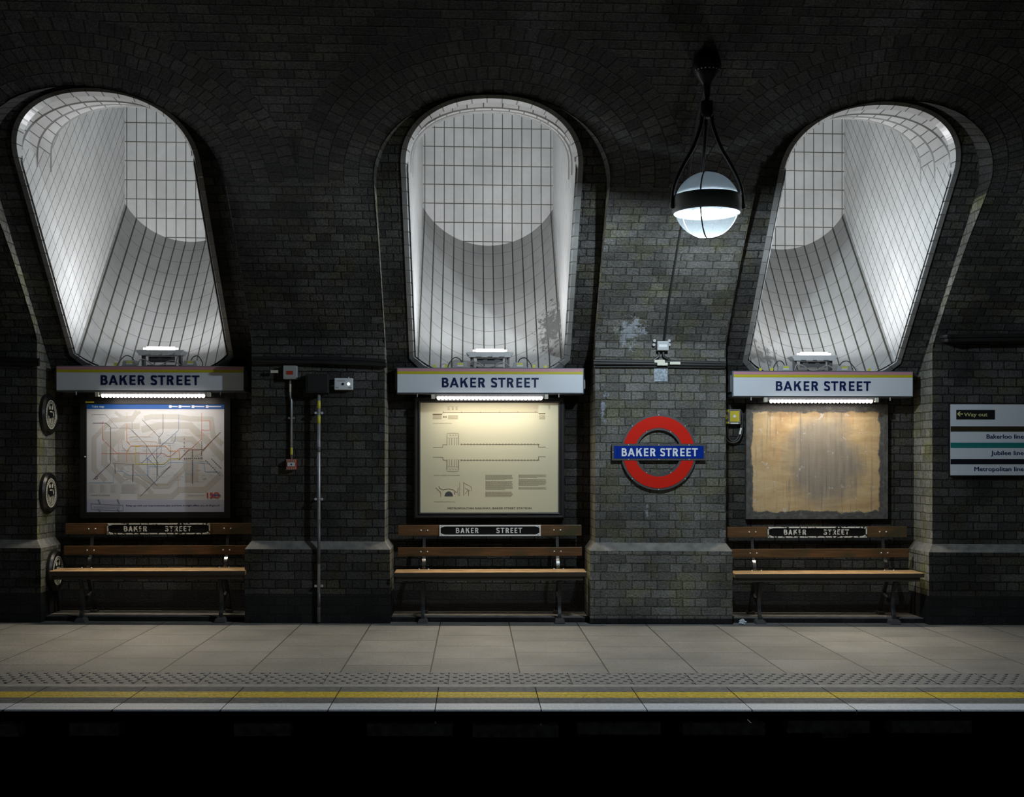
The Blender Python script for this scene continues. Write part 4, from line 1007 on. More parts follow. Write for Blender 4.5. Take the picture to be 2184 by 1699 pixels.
# ------------------------------------------------------------------ benches
def bench(xc, zf, label, worn):
    root = thing('platform_bench', label, 'bench', (xc, .1, zf), 'wooden benches with station name plates')
    hw = .848
    m = MB(); m.box((-hw, -.20, .422), (hw, -.075, .462)); m.box((-hw, -.068, .425), (hw, .065, .465)); m.build('seat', M['seatwood'], root, bevel=.006)
    m = MB(); m.box((-hw, -.208, .424), (hw, -.2005, .457)); m.box((-hw + .03, -.19, .385), (hw - .03, -.17, .421)); m.build('seat_front_shade', plain('shaded_wood', (.05, .04, .03), .5), root)  # dark colour carries the shade on the seat front
    o = MB(); o.box((-hw + .01, .145, .575), (hw - .01, .170, .655)); o.build('lower_back_rail', M['wood'], root, bevel=.004)
    o = MB(); o.box((-hw + .01, .185, .757), (hw - .01, .210, .855)); rail = o.build('upper_back_rail', M['wood'], root, bevel=.004)
    # cast iron ends
    for sx in (-.60, .615):
        m = MB()
        # front leg with a scrolled curve, seat bearer, raking back post
        def strip(pts, wdt, th, n=6):
            pts = [Vector((0, p[0], p[1])) for p in pts]; q = []
            for i in range(len(pts) - 1):
                p0 = pts[max(i-1, 0)]; p1 = pts[i]; p2 = pts[i+1]; p3 = pts[min(i+2, len(pts)-1)]
                for k in range(n):
                    t = k / n; q.append(0.5 * ((2*p1) + (p2-p0)*t + (2*p0-5*p1+4*p2-p3)*t*t + (3*p1-p0-3*p2+p3)*t**3))
            q.append(pts[-1]); rows = []
            for i, p in enumerate(q):
                d = (q[min(i+1, len(q)-1)] - q[max(i-1, 0)]).normalized(); nn = Vector((0, -d.z, d.y))
                rows.append([p + Vector((-wdt/2, 0, 0)) + nn*th/2 + Vector((sx,0,0)), p + Vector((wdt/2, 0, 0)) + nn*th/2 + Vector((sx,0,0)), p + Vector((wdt/2, 0, 0)) - nn*th/2 + Vector((sx,0,0)), p + Vector((-wdt/2, 0, 0)) - nn*th/2 + Vector((sx,0,0))])
            for r0, r1 in zip(rows[:-1], rows[1:]):
                for k in range(4):
                    l = (k+1) % 4; m.face([r0[k], r0[l], r1[l], r1[k]])
            m.face(rows[0]); m.face(rows[-1][::-1])
        strip([(-.10, .0), (-.095, .06), (-.06, .16), (-.075, .28), (-.14, .385)], .032, .030)
        strip([(-.17, .40), (-.02, .392), (.10, .405)], .036, .028)
        strip([(.28, .05), (.25, .12), (.17, .25), (.10, .36), (.09, .41)], .034, .030)
        strip([(-.06, .16), (.05, .20), (.17, .25)], .024, .022)
        lg = m.build('iron_end_frame', M['iron'], root, bevel=.003)
        m = MB(); strip([(.10, .40), (.105, .47), (.135, .54), (.172, .62), (.212, .80), (.216, .85)], .026, .012); m.build('back_post', M['iron'], root)
        m = MB(); strip([(.095, .466), (.098, .49), (.112, .525), (.132, .548)], .030, .016); m.build('polished_bracket', M['polished'], root)
        m = MB(); m.prism([(sx - .045, 0), (sx + .045, 0), (sx + .04, .028), (sx + .025, .042), (sx - .025, .042), (sx - .04, .028)], -.15, -.04); m.build('foot', M['dsteel'], root); m = MB(); m.box((sx - .03, .22, .045), (sx + .03, .31, .07)); m.build('foot', M['dsteel'], root)
        for zz, yy in ((.615, .145), (.806, .185)):
            for dx in (-.03, .03):
                m = MB(); m.lathe([(.0001, -.010), (.006, -.007), (.009, 0)], (sx + dx, yy, zz), 10, axis='Y'); m.build('bolt', M['steel'], root, smooth=True)
        for dx in (-.04, .045):
            m = MB(); m.lathe([(.009, 0), (.007, .006), (.0001, .009)], (sx + dx, .03, .465), 10); m.build('bolt', M['steel'], root, smooth=True)
    # enamel name plate
    nw, zc, nh = .462, .806, .050
    m = MB(); m.box((-nw, .176, zc - nh), (nw, .185, zc + nh)); npl = m.build('name_plate', plain('black_enamel', (.008, .008, .009), .3), root)
    m = MB(); t_ = .012; ch = .038
    outer = [(-nw, zc-nh), (nw, zc-nh), (nw, zc+nh), (-nw, zc+nh)]
    inner = [(-nw+t_+ch, zc-nh+t_), (nw-t_-ch, zc-nh+t_), (nw-t_, zc-nh+t_+.014), (nw-t_, zc+nh-t_-.014), (nw-t_-ch, zc+nh-t_), (-nw+t_+ch, zc+nh-t_), (-nw+t_, zc+nh-t_-.014), (-nw+t_, zc-nh+t_+.014)]
    oi = [(-nw+t_+ch, zc-nh), (nw-t_-ch, zc-nh), (nw, zc-nh), (nw, zc+nh), (nw-t_-ch, zc+nh), (-nw+t_+ch, zc+nh), (-nw, zc+nh), (-nw, zc-nh)]
    oi = [(-nw+t_+ch, zc-nh), (nw-t_-ch, zc-nh), (nw, zc-nh), (nw, zc+nh), (nw-t_-ch, zc+nh), (-nw+t_+ch, zc+nh), (-nw, zc+nh), (-nw, zc-nh)]
    for i in range(8):
        j = (i + 1) % 8; m.prism([oi[i], oi[j], inner[j], inner[i]], .172, .176)
    wm = M['whitee'] if not worn else WORN
    m.build('plate_border', wm, npl)
    m = MB(); word(m, -.312, .292, zc - .0235, .048, .171, .176, LAYOUT2); m.build('plate_lettering', wm, npl)
    for sx_ in (-nw + .02, nw - .02):
        for dz in (-nh + .013, nh - .013):
            m = MB(); m.lathe([(.0001, -.006), (.005, -.004), (.007, 0)], (sx_, .172, zc + dz), 10, axis='Y'); m.build('plate_screw', M['steel'], npl, smooth=True)
    return root
def wornmat():
    m, nt, b = newmat('chipped_white_enamel'); N = nt.nodes; L = nt.links
    tc = N.new('ShaderNodeTexCoord'); n_ = N.new('ShaderNodeTexNoise'); n_.inputs['Scale'].default_value = 45; n_.inputs['Detail'].default_value = 5; L.new(tc.outputs['Object'], n_.inputs['Vector'])
    r = N.new('ShaderNodeMapRange'); r.inputs[1].default_value = .40; r.inputs[2].default_value = .48; L.new(n_.outputs['Fac'], r.inputs[0])
    x = N.new('ShaderNodeMix'); x.data_type = 'RGBA'; L.new(r.outputs[0], x.inputs['Factor']); x.inputs['A'].default_value = (.02, .02, .02, 1); x.inputs['B'].default_value = (.72, .72, .66, 1)
    L.new(x.outputs['Result'], b.inputs['Base Color']); b.inputs['Roughness'].default_value = .4; return m
WORN = wornmat()
for (pa_, pb_, lab, wr) in ((108, 519, 'wooden platform bench with a chipped name plate, under the tube map poster', True),
                         (841, 1251, 'wooden platform bench with the cleanest name plate, under the framed railway plan', False),
                         (1567, 1971, 'wooden platform bench with scuffed plate corners, under the bare plywood board', True)):
    xa = at(pa_, 1217, -.1).x; xb = at(pb_, 1217, -.1).x; xc = (xa + xb) / 2
    bench(xc, -GRAD * xc, lab, wr)

# ------------------------------------------------------------------ roundel
rc = at(1404.5, 964, -.02)
rd = thing('roundel_sign', 'red ring and blue bar station roundel on the brick pier beneath the lantern', 'sign', (rc.x, 0, rc.z))
def ring(m, r0, r1, y0, y1, a0=0, a1=360, n=64, clip=None):
    P = []
    for i in range(n):
        t0, t1 = math.radians(a0 + (a1-a0)*i/n), math.radians(a0 + (a1-a0)*(i+1)/n)
        q = [(r0*math.cos(t0), r0*math.sin(t0)), (r1*math.cos(t0), r1*math.sin(t0)), (r1*math.cos(t1), r1*math.sin(t1)), (r0*math.cos(t1), r0*math.sin(t1))]
        m.prism(q, y0, y1)
s_ = 10.48 / 2520
m = MB(); ring(m, 47.5*s_, 81.5*s_, -.034, -.004); m.box((-100.5*s_, -.040, -17.5*s_), (100.5*s_, -.004, 17.5*s_)); m.build('backing_frame', M['roundframe'], rd)
m = MB(); a_ = math.degrees(math.asin(17.8/76.5)); 
def halfring(m, sg):
    n_ = 40; R0, R1 = 52*s_, 77*s_; zc_ = 17.8*s_
    A0, A1 = math.asin(zc_/R0), math.asin(zc_/R1)
    for i in range(n_):
        u0, u1 = i/n_, (i+1)/n_
        def pt(R, A, u): t = A + (PI-2*A)*u; return (R*math.cos(t), sg*R*math.sin(t))
        q = [pt(R0, A0, u0), pt(R1, A1, u0), pt(R1, A1, u1), pt(R0, A0, u1)]
        if sg < 0: q.reverse()
        m.prism(q, -.037, -.034)
halfring(m, 1); m.build('red_half_ring', M['red'], rd)
m = MB(); halfring(m, -1); m.build('red_half_ring', M['red'], rd)
m = MB(); m.box((-96.3*s_, -.043, -13.3*s_), (96.3*s_, -.040, 13.3*s_)); bar = m.build('blue_bar', M['blue'], rd)
m = MB(); word(m, -80*s_, 83.5*s_, -8.6*s_, 17*s_, -.0445, -.043); m.build('lettering', M['whitee'], bar)
for (dx, dy) in ((0, 79.3), (-57, 56), (57, 56), (-57, -57), (57, -57), (0, -79.8), (-26, 43.5), (26, 43.5), (-26, -43.5), (26, -43.5), (-65, 15.4), (0, 15.4), (65, 15.4), (-65, -15.4), (0, -15.4), (65, -15.4), (-98.4, 0), (98.4, 0)):
    m = MB(); m.lathe([(.0001, -.004), (.0045, -.002), (.005, 0)], (dx*s_, -.040 if abs(dy) < 17 else -.034, dy*s_), 8, axis='Y'); m.build('bolt', M['wlabel'], rd, smooth=True)

# ------------------------------------------------------------------ way out sign
a, b = at(2027, 862, -.04), at(2184 + 160, 1013, -.04)
wo = thing('way_out_sign', 'white direction sign with a way out arrow and tube line names', 'sign', (a.x, 0, b.z))
Wd, Hd = b.x - a.x, a.z - b.z
def q_(x, y): return ((x - 155) / 9.437 / 2520 * 10.58, (1540 - y) / 1440 * Hd)   # from an enlarged view of the sign
m = MB(); m.box((-.004, -.038, -.004), (Wd + .004, 0, Hd + .004)); m.build('sign_case', M['black'], wo)
m = MB(); m.box((0, -.042, 0), (Wd, -.038, Hd)); m.build('sign_face', M['signw'], wo)
for nm, y0_, y1_, col in (('brown_stripe', 652, 545, (.035, .028, .015)), ('teal_stripe', 985, 878, (.02, .19, .19)), ('dark_stripe', 1315, 1212, (.012, .012, .018))):
    m = MB(); m.box((0, -.044, q_(0, y0_)[1]), (Wd, -.042, q_(0, y1_)[1])); m.build(nm, plain(nm + '_paint', col, .35), wo)
m = MB(); p0, p1 = q_(272, 408), q_(1060, 212); m.box((p0[0], -.044, p0[1]), (p1[0], -.042, p1[1])); wp = m.build('way_out_panel', M['black'], wo)
m = MB(); p0, p1 = q_(430, 342), q_(905, 342); text_into(m, 'Way out', p0[0], p1[0], p0[1], .034, -.0455, bold=.03)
ribbon(m, [(q_(300, 295)[0], q_(300, 295)[1]), q_(398, 295)], .010, -.0455); ribbon(m, [q_(345, 335), q_(298, 295), q_(345, 252)], .010, -.0455)
m.build('way_out_lettering', plain('pale_yellow_lettering', (.55, .58, .22), .5), wp)
m = MB()
for s_t, x0_, yb_ in (('Bakerloo line', 892, 795), ('Jubilee line', 982, 1128), ('Metropolitan line', 642, 1455)):
    p0, p1 = q_(x0_, yb_), q_(1648, yb_); text_into(m, s_t, p0[0], p1[0], p0[1], .040, -.0435, bold=.03)
m.build('line_lettering', M['navy'], wo)

# ------------------------------------------------------------------ three round plaques on the left reveal
XP = XB[1] - BW
for i, (py, dy, lab) in enumerate(((885, .22, 'black round plaque with white rings, topmost of three on the recess side wall'),
                              (1050, .22, 'black round plaque with white rings, middle of three on the recess side wall'),
                              (1214, .25, 'black round plaque half hidden behind the bench seat, lowest of the three'))):
    X0 = XP + (.05 if i == 2 else 0)
    z = EYE - (py - 987) * 10.72 / FPX
    g = thing('round_plaque', lab, 'plaque', (X0, dy, z), 'round plaques on the recess side wall')
    m = MB(); m.lathe([(.185, 0), (.185, .03), (.17, .05), (.14, .05), (.132, .042), (.0001, .042)], (0, 0, 0), 72, axis='X'); m.build('disc', plain('black_plaque', (.012, .012, .012), .35), g, smooth=False)
    m = MB(); m.lathe([(.122, .0425), (.122, .046), (.130, .046), (.130, .0425)], (0, 0, 0), 40, axis='X'); m.lathe([(.098, .0425), (.098, .045), (.103, .045), (.103, .0425)], (0, 0, 0), 40, axis='X'); m.build('white_ring', M['cream'], g)
    m = MB()
    for k in range(30):
        t = 2*PI*k/30; c_, s2 = math.cos(t), math.sin(t); r0, r1 = .107, .118; d = .006
        m.face([(.0435, r0*c_ - d*s2, r0*s2 + d*c_), (.0435, r0*c_ + d*s2, r0*s2 - d*c_), (.0435, r1*c_ + d*s2, r1*s2 - d*c_), (.0435, r1*c_ - d*s2, r1*s2 + d*c_)])
    m.build('rim_marks', M['cream'], g)
    m = MB()
    for poly in ([(-.05, .045), (-.05, .07), (-.03, .085), (-.012, .07), (-.012, .045)], [(.012, .045), (.012, .07), (.03, .085), (.05, .07), (.05, .045)], [(-.075, .0), (-.05, .03), (-.04, .03), (-.055, -.02)], [(-.06, -.03), (-.045, -.02), (-.03, -.085), (-.045, -.08)],
                 [(-.025, -.03), (-.01, -.03), (-.005, -.095), (-.02, -.095)], [(.01, -.04), (.03, -.03), (.035, -.085), (.015, -.09)], [(.05, -.02), (.065, -.01), (.06, -.07), (.045, -.075)], [(-.03, .02), (.03, .02), (.03, .032), (-.03, .032)]):
        m.face([(.0445, -p[0], p[1]) for p in poly])
    m.build('emblem', M['cream'], g)

# ------------------------------------------------------------------ pendant lantern
gc = at(1507.5, 437, -2.1)
top = onvault(1514, 128)
zv = vz(2.1) - GRAD * gc.x
lt = thing('globe_lantern', 'black iron pendant lantern with a glowing glass globe, hung from the brick vault', 'lamp', (gc.x, -2.1, zv))
dz = gc.z - zv
def zpx(py): return at(1507, py, -2.1).z - zv
RG = .232
m = MB(); m.lathe([(.02, .03), (.085, .02), (.105, zpx(138)), (.10, zpx(150)), (.07, zpx(165)), (.035, zpx(180)), (.027, zpx(186)), (.027, zpx(206)), (.018, zpx(208)), (.018, zpx(218))], (0, 0, 0), 28); m.build('ceiling_bell', M['black'], lt, smooth=True)
m = MB()
for k in range(9):
    t = -PI/2 + (k - 4) * .28; m.lathe([(.0001, -.006), (.005, -.003), (.006, .002)], (.098 * math.cos(t), .098 * math.sin(t), zpx(153)), 8)
m.build('bell_studs', M['steel'], lt, smooth=True)
m = MB(); m.lathe([(.001, zpx(217)), (.043, zpx(217)), (.045, zpx(222)), (.045, zpx(245)), (.035, zpx(252)), (.001, zpx(252))], (0, 0, 0), 24); m.build('yoke', M['black'], lt)
for ang in (187, -7, 90):
    t = math.radians(ang); c_, s2 = math.cos(t), math.sin(t)
    pts = [(.035, zpx(245)), (.045, zpx(270)), (.10, zpx(315)), (.175, zpx(355)), (.235, zpx(395)), (.252, zpx(425)), (.252, zpx(447))]
    m = MB(); m.tube([(r_*c_, r_*s2, h_) for r_, h_ in pts], .0135, 8, smooth=6); arm = m.build('arm', M['black'], lt, smooth=True)
    m = MB(); m.lathe([(.0001, -.018), (.012, -.018), (.012, .018), (.0001, .018)], (.262*c_, .262*s2, zpx(441)), 8); m.build('arm_clamp', M['steel'], arm)
zb_ = dz
band = MB(); hb_ = .062
band.lathe([(RG + .004, zb_ - hb_), (RG + .013, zb_ - hb_ * .8), (RG + .015, zb_), (RG + .013, zb_ + hb_ * .8), (RG + .004, zb_ + hb_), (RG - .004, zb_ + hb_ * .9), (RG - .003, zb_ + hb_ * .9)], (0, 0, 0), 48)
band.lathe([(RG - .004, zb_ + hb_ * .9), (RG - .004, zb_ - hb_ * .9), (RG + .004, zb_ - hb_)], (0, 0, 0), 48, m=1)
band.build('band', [plain('dark_band', (.40, .47, .52), .45), M['black']], lt, smooth=True)
def glassmat(name, tcol, k, tl):
    m, nt, b = newmat(name); N = nt.nodes; L = nt.links; out = N['Material Output']; N.remove(b)
    t = N.new('ShaderNodeBsdfTransparent'); t.inputs[0].default_value = (*tcol, 1)
    d = N.new('ShaderNodeBsdfTranslucent'); d.inputs[0].default_value = (.82 * k, .93 * k, k, 1)
    g = N.new('ShaderNodeBsdfGlossy'); g.inputs['Roughness'].default_value = .35; g.inputs[0].default_value = (.12, .13, .14, 1)
    df = N.new('ShaderNodeBsdfDiffuse'); df.inputs[0].default_value = (.82 * k, .93 * k, k, 1)
    m0 = N.new('ShaderNodeMixShader'); m0.inputs[0].default_value = .4; L.new(d.outputs[0], m0.inputs[1]); L.new(df.outputs[0], m0.inputs[2])
    m1 = N.new('ShaderNodeMixShader'); m1.inputs[0].default_value = tl; L.new(t.outputs[0], m1.inputs[1]); L.new(m0.outputs[0], m1.inputs[2])
    m2 = N.new("ShaderNodeMixShader"); m2.inputs[0].default_value = .03; L.new(m1.outputs[0], m2.inputs[1]); L.new(g.outputs[0], m2.inputs[2])
    L.new(m2.outputs[0], out.inputs[0]); return m
ns_ = 14
m = MB(); m.lathe([(RG * math.cos(a_) + 1e-4, zb_ + RG * math.sin(a_)) for a_ in [PI/2 * i / ns_ for i in range(ns_ + 1)]], (0, 0, 0), 40); m.build('upper_glass', glassmat('frosted_upper_glass', (.8, .88, .95), .6, .5), lt, smooth=True)
m = MB(); m.lathe([(RG * math.cos(a_) + 1e-4, zb_ - RG * math.sin(a_)) for a_ in [PI/2 * i / ns_ for i in range(ns_ + 1)]][::-1], (0, 0, 0), 40); m.build('lower_glass', glassmat('hazy_lower_glass', (.92, .97, 1), .9, .0062), lt, smooth=True)
for ang in (-112, 8, 128):
    t = math.radians(ang); m = MB()
    m.tube([((RG + .004) * math.cos(a_) * math.cos(t), (RG + .004) * math.cos(a_) * math.sin(t), zb_ + (RG + .004) * math.sin(a_)) for a_ in [-PI/2 + PI * i / 28 for i in range(29)]], .0055, 6)
    m.build('glass_rib', M['iron'], lt, smooth=True)
m = MB(); m.lathe([(.0001, zb_ + .03), (.10, zb_ + .02), (.11, zb_ + .0), (.115, zb_ - .02)], (0, 0, 0), 32); m.build('reflector', plain('reflector_grey', (.05, .055, .06), .5), lt, smooth=True)
m = MB(); m.lathe([(.0001, zb_ - .080), (.06, zb_ - .076), (.10, zb_ - .062), (.11, zb_ - .045), (.0001, zb_ - .03)], (0, 0, 0), 28); m.build('bulb', M['bulb'], lt, smooth=True)
lamp('lantern_light', 'POINT', (gc.x, -2.1, gc.z - .12), P_PENDANT, (.84, .93, 1.0), shadow_soft_size=.045)

# cable from the lantern down the vault to the junction box
pts = [onvault(*p) for p in ((1503, 178), (1490, 235), (1478, 300), (1470, 360), (1462, 430), (1446, 520), (1436, 580), (1426, 640), (1420, 690), (1416, 722))]
pts = [p + Vector((0, -.012, -.012)) for p in pts if p]
m = MB(); m.tube(pts, .010, 6, smooth=3); tag(m.build('lantern_cable', M['rubber'], origin=tuple(pts[-1])), 'black cable running down the vault from the lantern to the junction box', 'cable')
# junction box above the roundel
p = at(1414, 737, -.07); jb = thing('junction_box', 'grey junction box at the foot of the lantern cable, above the roundel', 'electrical box', (p.x, -.0, p.z))
m = MB(); m.box((-.052, -.075, -.042), (.052, -.0, .042)); m.build('box', M['grey'], jb, bevel=.004)
m = MB(); m.box((-.036, -.077, -.012), (.036, -.075, .010)); m.build('white_label', M['wlabel'], jb)
for dx, dzz in ((-.07, .048), (-.075, .012), (.062, .048), (.062, .014)):
    m = MB(); m.lathe([(.0001, -.04), (.013, -.04), (.015, -.02), (.015, 0)], (dx, 0, dzz), 12, axis='Y'); m.build('gland', M['grey'], jb)
m = MB(); m.tube([(-.03, -.03, -.042), (-.032, -.03, -.09), (-.08, -.03, -.125)], .010, 6, smooth=4); m.tube([(.012, -.03, -.042), (.014, -.03, -.09), (.07, -.03, -.125)], .010, 6, smooth=4); m.build('outgoing_cable', M['rubber'], jb)
# stone patch below
a, b = at(1395, 784, -.01), at(1424, 813, -.01)
m = MB(); m.box((0, -.008, 0), (b.x - a.x, .0, a.z - b.z)); tag(m.build('patch_plate', plain('blue_grey_patch', (.27, .32, .36), .7, noise=.5, nscale=60), loc=(a.x, 0, b.z)), 'square blue-grey patch on the pier just under the cables above the roundel', 'plate')

# ------------------------------------------------------------------ cable runs along the spring of the vault
def cable_run(label, paths, rad=.02):
    m = MB(); o0 = paths[0][0]
    for i, pth in enumerate(paths): m.tube(pth, rad if not isinstance(rad, (list, tuple)) else rad[i], 8, smooth=4)
    return tag(m.build('cable_run', M['rubber'], origin=tuple(o0)), label, 'cables', 'cable runs along the brick piers')
def run_pts(pxs, y): return [at(x, py, y) for x, py in pxs]
cable_run('thick black cables clipped across the pier with the round plaques at its edge', [run_pts([(-60, 764), (0, 765), (60, 767), (84, 769)], -.03), run_pts([(-60, 772), (0, 773), (84, 776)], -.03)], (.022, .018))
cable_run('thick black cables clipped across the dark pier over the call point', [run_pts([(538, 765), (600, 765), (700, 766), (780, 768), (822, 772)], -.03), run_pts([(538, 772), (640, 772), (760, 774), (824, 779)], -.035), run_pts([(538, 770), (640, 771), (822, 778)], -.06)], (.022, .022, .014))
cable_run('black cables crossing the pier just above the roundel', [run_pts([(1266, 770), (1340, 771), (1440, 772), (1548, 775)], -.03), run_pts([(1266, 775), (1380, 776), (1548, 779)], -.03), run_pts([(1266, 782), (1380, 782), (1470, 783), (1546, 784)], -.02)], (.018, .016, .008))
pA = run_pts([(2230, 704), (2120, 705), (2040, 706), (2014, 707)], -.10)
pA = [onvault(x, y_) + Vector((0, -.05, -.04)) for x, y_ in ((2230, 706), (2120, 707), (2040, 708), (2010, 709))]
pB = [onvault(x, y_) + Vector((0, -.05, -.05)) for x, y_ in ((2230, 712), (2120, 713), (2040, 714), (2012, 715))]
cable_run('black cables crossing the far pier above the way out sign and dropping into the recess', [pA + [at(1996, 722, .1), at(1982, 760, .25), at(1968, 790, .38)], pB + [at(1998, 730, .12), at(1984, 770, .28), at(1968, 800, .38)]], (.018, .018))
for (x0_, x1_, y0_, lab) in ((1396, 1418, 770, 'cream cable tag above the roundel, uppermost of the overlapping pair'), (1402, 1424, 776, 'cream cable tag above the roundel, lower of the overlapping pair'), (1429, 1451, 774, 'cream cable tag on its own to the side of the overlapping pair'), (577, 593, 792, 'small cream tag beside the box with the red label')):
    a, b = at(x0_, y0_ - 3, -.06), at(x1_, y0_ + 3, -.06); m = MB(); m.box((0, -.004, 0), (b.x - a.x, .004, a.z - b.z)); m.box((.004, 0, .004), (.012, .05, .010))
    o = m.build('cable_tag', M['cream'], loc=(a.x, -.056, b.z)); tag(o, lab, 'tag', 'cream cable tags')

# ------------------------------------------------------------------ dark pier: call point, pipe, help point
a, b = at(603.5, 779, -.06), at(633, 808, -.06); g = thing('junction_box', 'pale square box with a red label above the fire call point', 'electrical box', ((a.x+b.x)/2, 0, (a.z+b.z)/2))
hw, hh = (b.x-a.x)/2, (a.z-b.z)/2
m = MB(); m.box((-hw, -.06, -hh), (hw, 0, hh)); m.build('box', M['grey'], g, bevel=.005)
m = MB(); m.box((-hw*.5, -.062, -hh*.35), (hw*.45, -.06, hh*.2)); m.build('red_label', M['orange'], g)
p0, p1 = at(619.3, 808, -.02), at(621.5, 980, -.02)
g = thing('conduit', 'thin steel conduit between the red-labelled box and the call point', 'pipe', (p1.x, -.02, p1.z))
m = MB(); m.tube([(p0.x - p1.x, 0, p0.z - p1.z), (p0.x - p1.x, 0, p0.z - p1.z - .14), (0, 0, p0.z - p1.z - .20), (0, 0, 0)], .0105, 10); m.build('tube', M['steel'], g, smooth=True)
zc_ = at(620, 891, -.02).z - p1.z; m = MB(); m.box((-.028, -.004, zc_ - .008), (.028, .02, zc_ + .008)); m.build('clamp', M['steel'], g)
z1_, z2_ = at(620, 969, -.02).z - p1.z, at(620, 954, -.02).z - p1.z; m = MB(); m.tube([(0, 0, z1_), (0, 0, z2_)], .012, 10); m.build('yellow_marker', M['ylabel'], g)
z1_, z2_ = at(620, 836, -.02).z - p1.z, at(620, 819, -.02).z - p1.z; m = MB(); m.tube([(p0.x-p1.x, 0, z1_), (p0.x-p1.x, 0, z2_)], .012, 10); m.build('pale_marker', M['cream'], g)
a, b = at(610.5, 979, -.05), at(632, 1001, -.05); g = thing('fire_call_point', 'small red and white call point at the bottom of the thin conduit', 'call point', ((a.x+b.x)/2, 0, (a.z+b.z)/2))
hw, hh = (b.x-a.x)/2, (a.z-b.z)/2
m = MB(); m.box((-hw, -.05, -hh), (hw, 0, hh)); m.build('box', M['orange'], g, bevel=.003)
m = MB()
for q in range(5): x = -hw + hw*2*(q+.25)/5; m.box((x, -.0515, -hh), (x + .006, -.05, -hh*.45)); m.box((x, -.0515, hh*.45), (x + .006, -.05, hh))
m.build('pale_stripes', M['cream'], g)
m = MB(); m.box((-hw*.75, -.054, -hh*.35), (hw*.75, -.05, hh*.4)); m.build('push_panel', M['wlabel'], g)
m = MB(); m.lathe([(.0001, -.056), (.008, -.055), (.008, -.05)], (0, 0, 0), 10, axis='Y'); m.build('black_dot', M['black'], g)
# tall pipe
p1 = at(680, 1326, -.075); p0 = at(679.5, 839, -.075)
g = thing('pipe', 'tall grey pipe standing against the dark pier from floor to black box', 'pipe', (p1.x, -.075, p1.z - .0))
Hh = p0.z - p1.z
def zr(py): return at(680, py, -.075).z - p1.z
m = MB(); m.tube([(0, 0, 0), (0, 0, Hh)], .0145, 14); m.build('tube', M['steel'], g, smooth=True)
for (ya_, yb_) in ((953, 964), (1107, 1202), (1262, 1294)):
    m = MB(); m.tube([(0, 0, zr(yb_)), (0, 0, zr(ya_))], .0150, 14); m.build('grimy_section', M['dsteel'], g, smooth=True)
for (ya_, yb_) in ((854, 871), (886, 903)):
    m = MB(); m.tube([(0, 0, zr(yb_)), (0, 0, zr(ya_))], .0153, 14); m.build('yellow_label', M['ylabel'], g, smooth=True)
for yc_ in (880.5, 1064, 1249):
    m = MB(); m.box((-.036, -.004, zr(yc_) - .010), (.036, .004, zr(yc_) + .010)); m.lathe([(.0001,-.012),(.011,-.010),(.011,0)], (-.028,0,zr(yc_)), 10, axis='Y'); m.lathe([(.0001,-.012),(.011,-.010),(.011,0)], (.028,0,zr(yc_)), 10, axis='Y'); m.box((-.03, 0, zr(yc_) - .008), (-.02, .075 - (0.05 if yc_ > 1180 else 0), zr(yc_) + .008)); m.build('clamp', M['lgrey'], g)
a, b = at(652, 797, -.10), at(700, 838, -.10); hw, hh = (b.x-a.x)/2, (a.z-b.z)/2
g = thing('black_box', 'matt black box on the pier at the head of the tall pipe', 'electrical box', ((a.x+b.x)/2, 0, (a.z+b.z)/2))
m = MB(); m.box((-hw, -.12, -hh), (hw, 0, hh)); m.build('housing', plain('matt_black', (.006, .006, .006), .8), g, bevel=.006)
m = MB(); m.box((-hw*.8, -.124, -hh*.8), (hw*.8, -.12, hh*.8)); m.build('lid', plain('matt_black_lid', (.008, .008, .008), .8), g)
a, b = at(713, 806, -.06), at(752, 831, -.06); hw, hh = (b.x-a.x)/2, (a.z-b.z)/2
g = thing('help_point', 'white rectangular intercom box with two round buttons, one lit', 'intercom', ((a.x+b.x)/2, 0, (a.z+b.z)/2))
m = MB(); m.box((-hw, -.06, -hh), (hw, 0, hh)); m.build('box', M['wlabel'], g, bevel=.005)
m = MB(); m.lathe([(.0001, -.066), (.010, -.064), (.010, -.06)], (-.004, 0, 0), 14, axis='Y'); m.build('black_button', M['black'], g)
m = MB(); m.lathe([(.0001, -.066), (.011, -.064), (.011, -.06)], (.045, 0, 0), 14, axis='Y'); m.build('lit_button', M['dotglow'], g)
m = MB(); m.box((-hw*.85, -.061, -hh*.75), (-hw*.55, -.06, -hh*.5)); m.box((hw*.5, -.061, -hh*.75), (hw*.85, -.06, -hh*.5)); m.box((-hw*.7, -.061, hh*.45), (hw*.2, -.06, hh*.6)); m.build('small_print', M['grey'], g)
m = MB(); m.lathe([(.006, 0), (.006, .012), (.0001, .014)], (.042, -.03, hh), 8); m.build('knob', M['steel'], g)
m = MB(); m.tube([(-hw, -.02, -.01), (-hw - .035, -.015, -.014)], .006, 6); m.build('cable_gland', M['steel'], g)

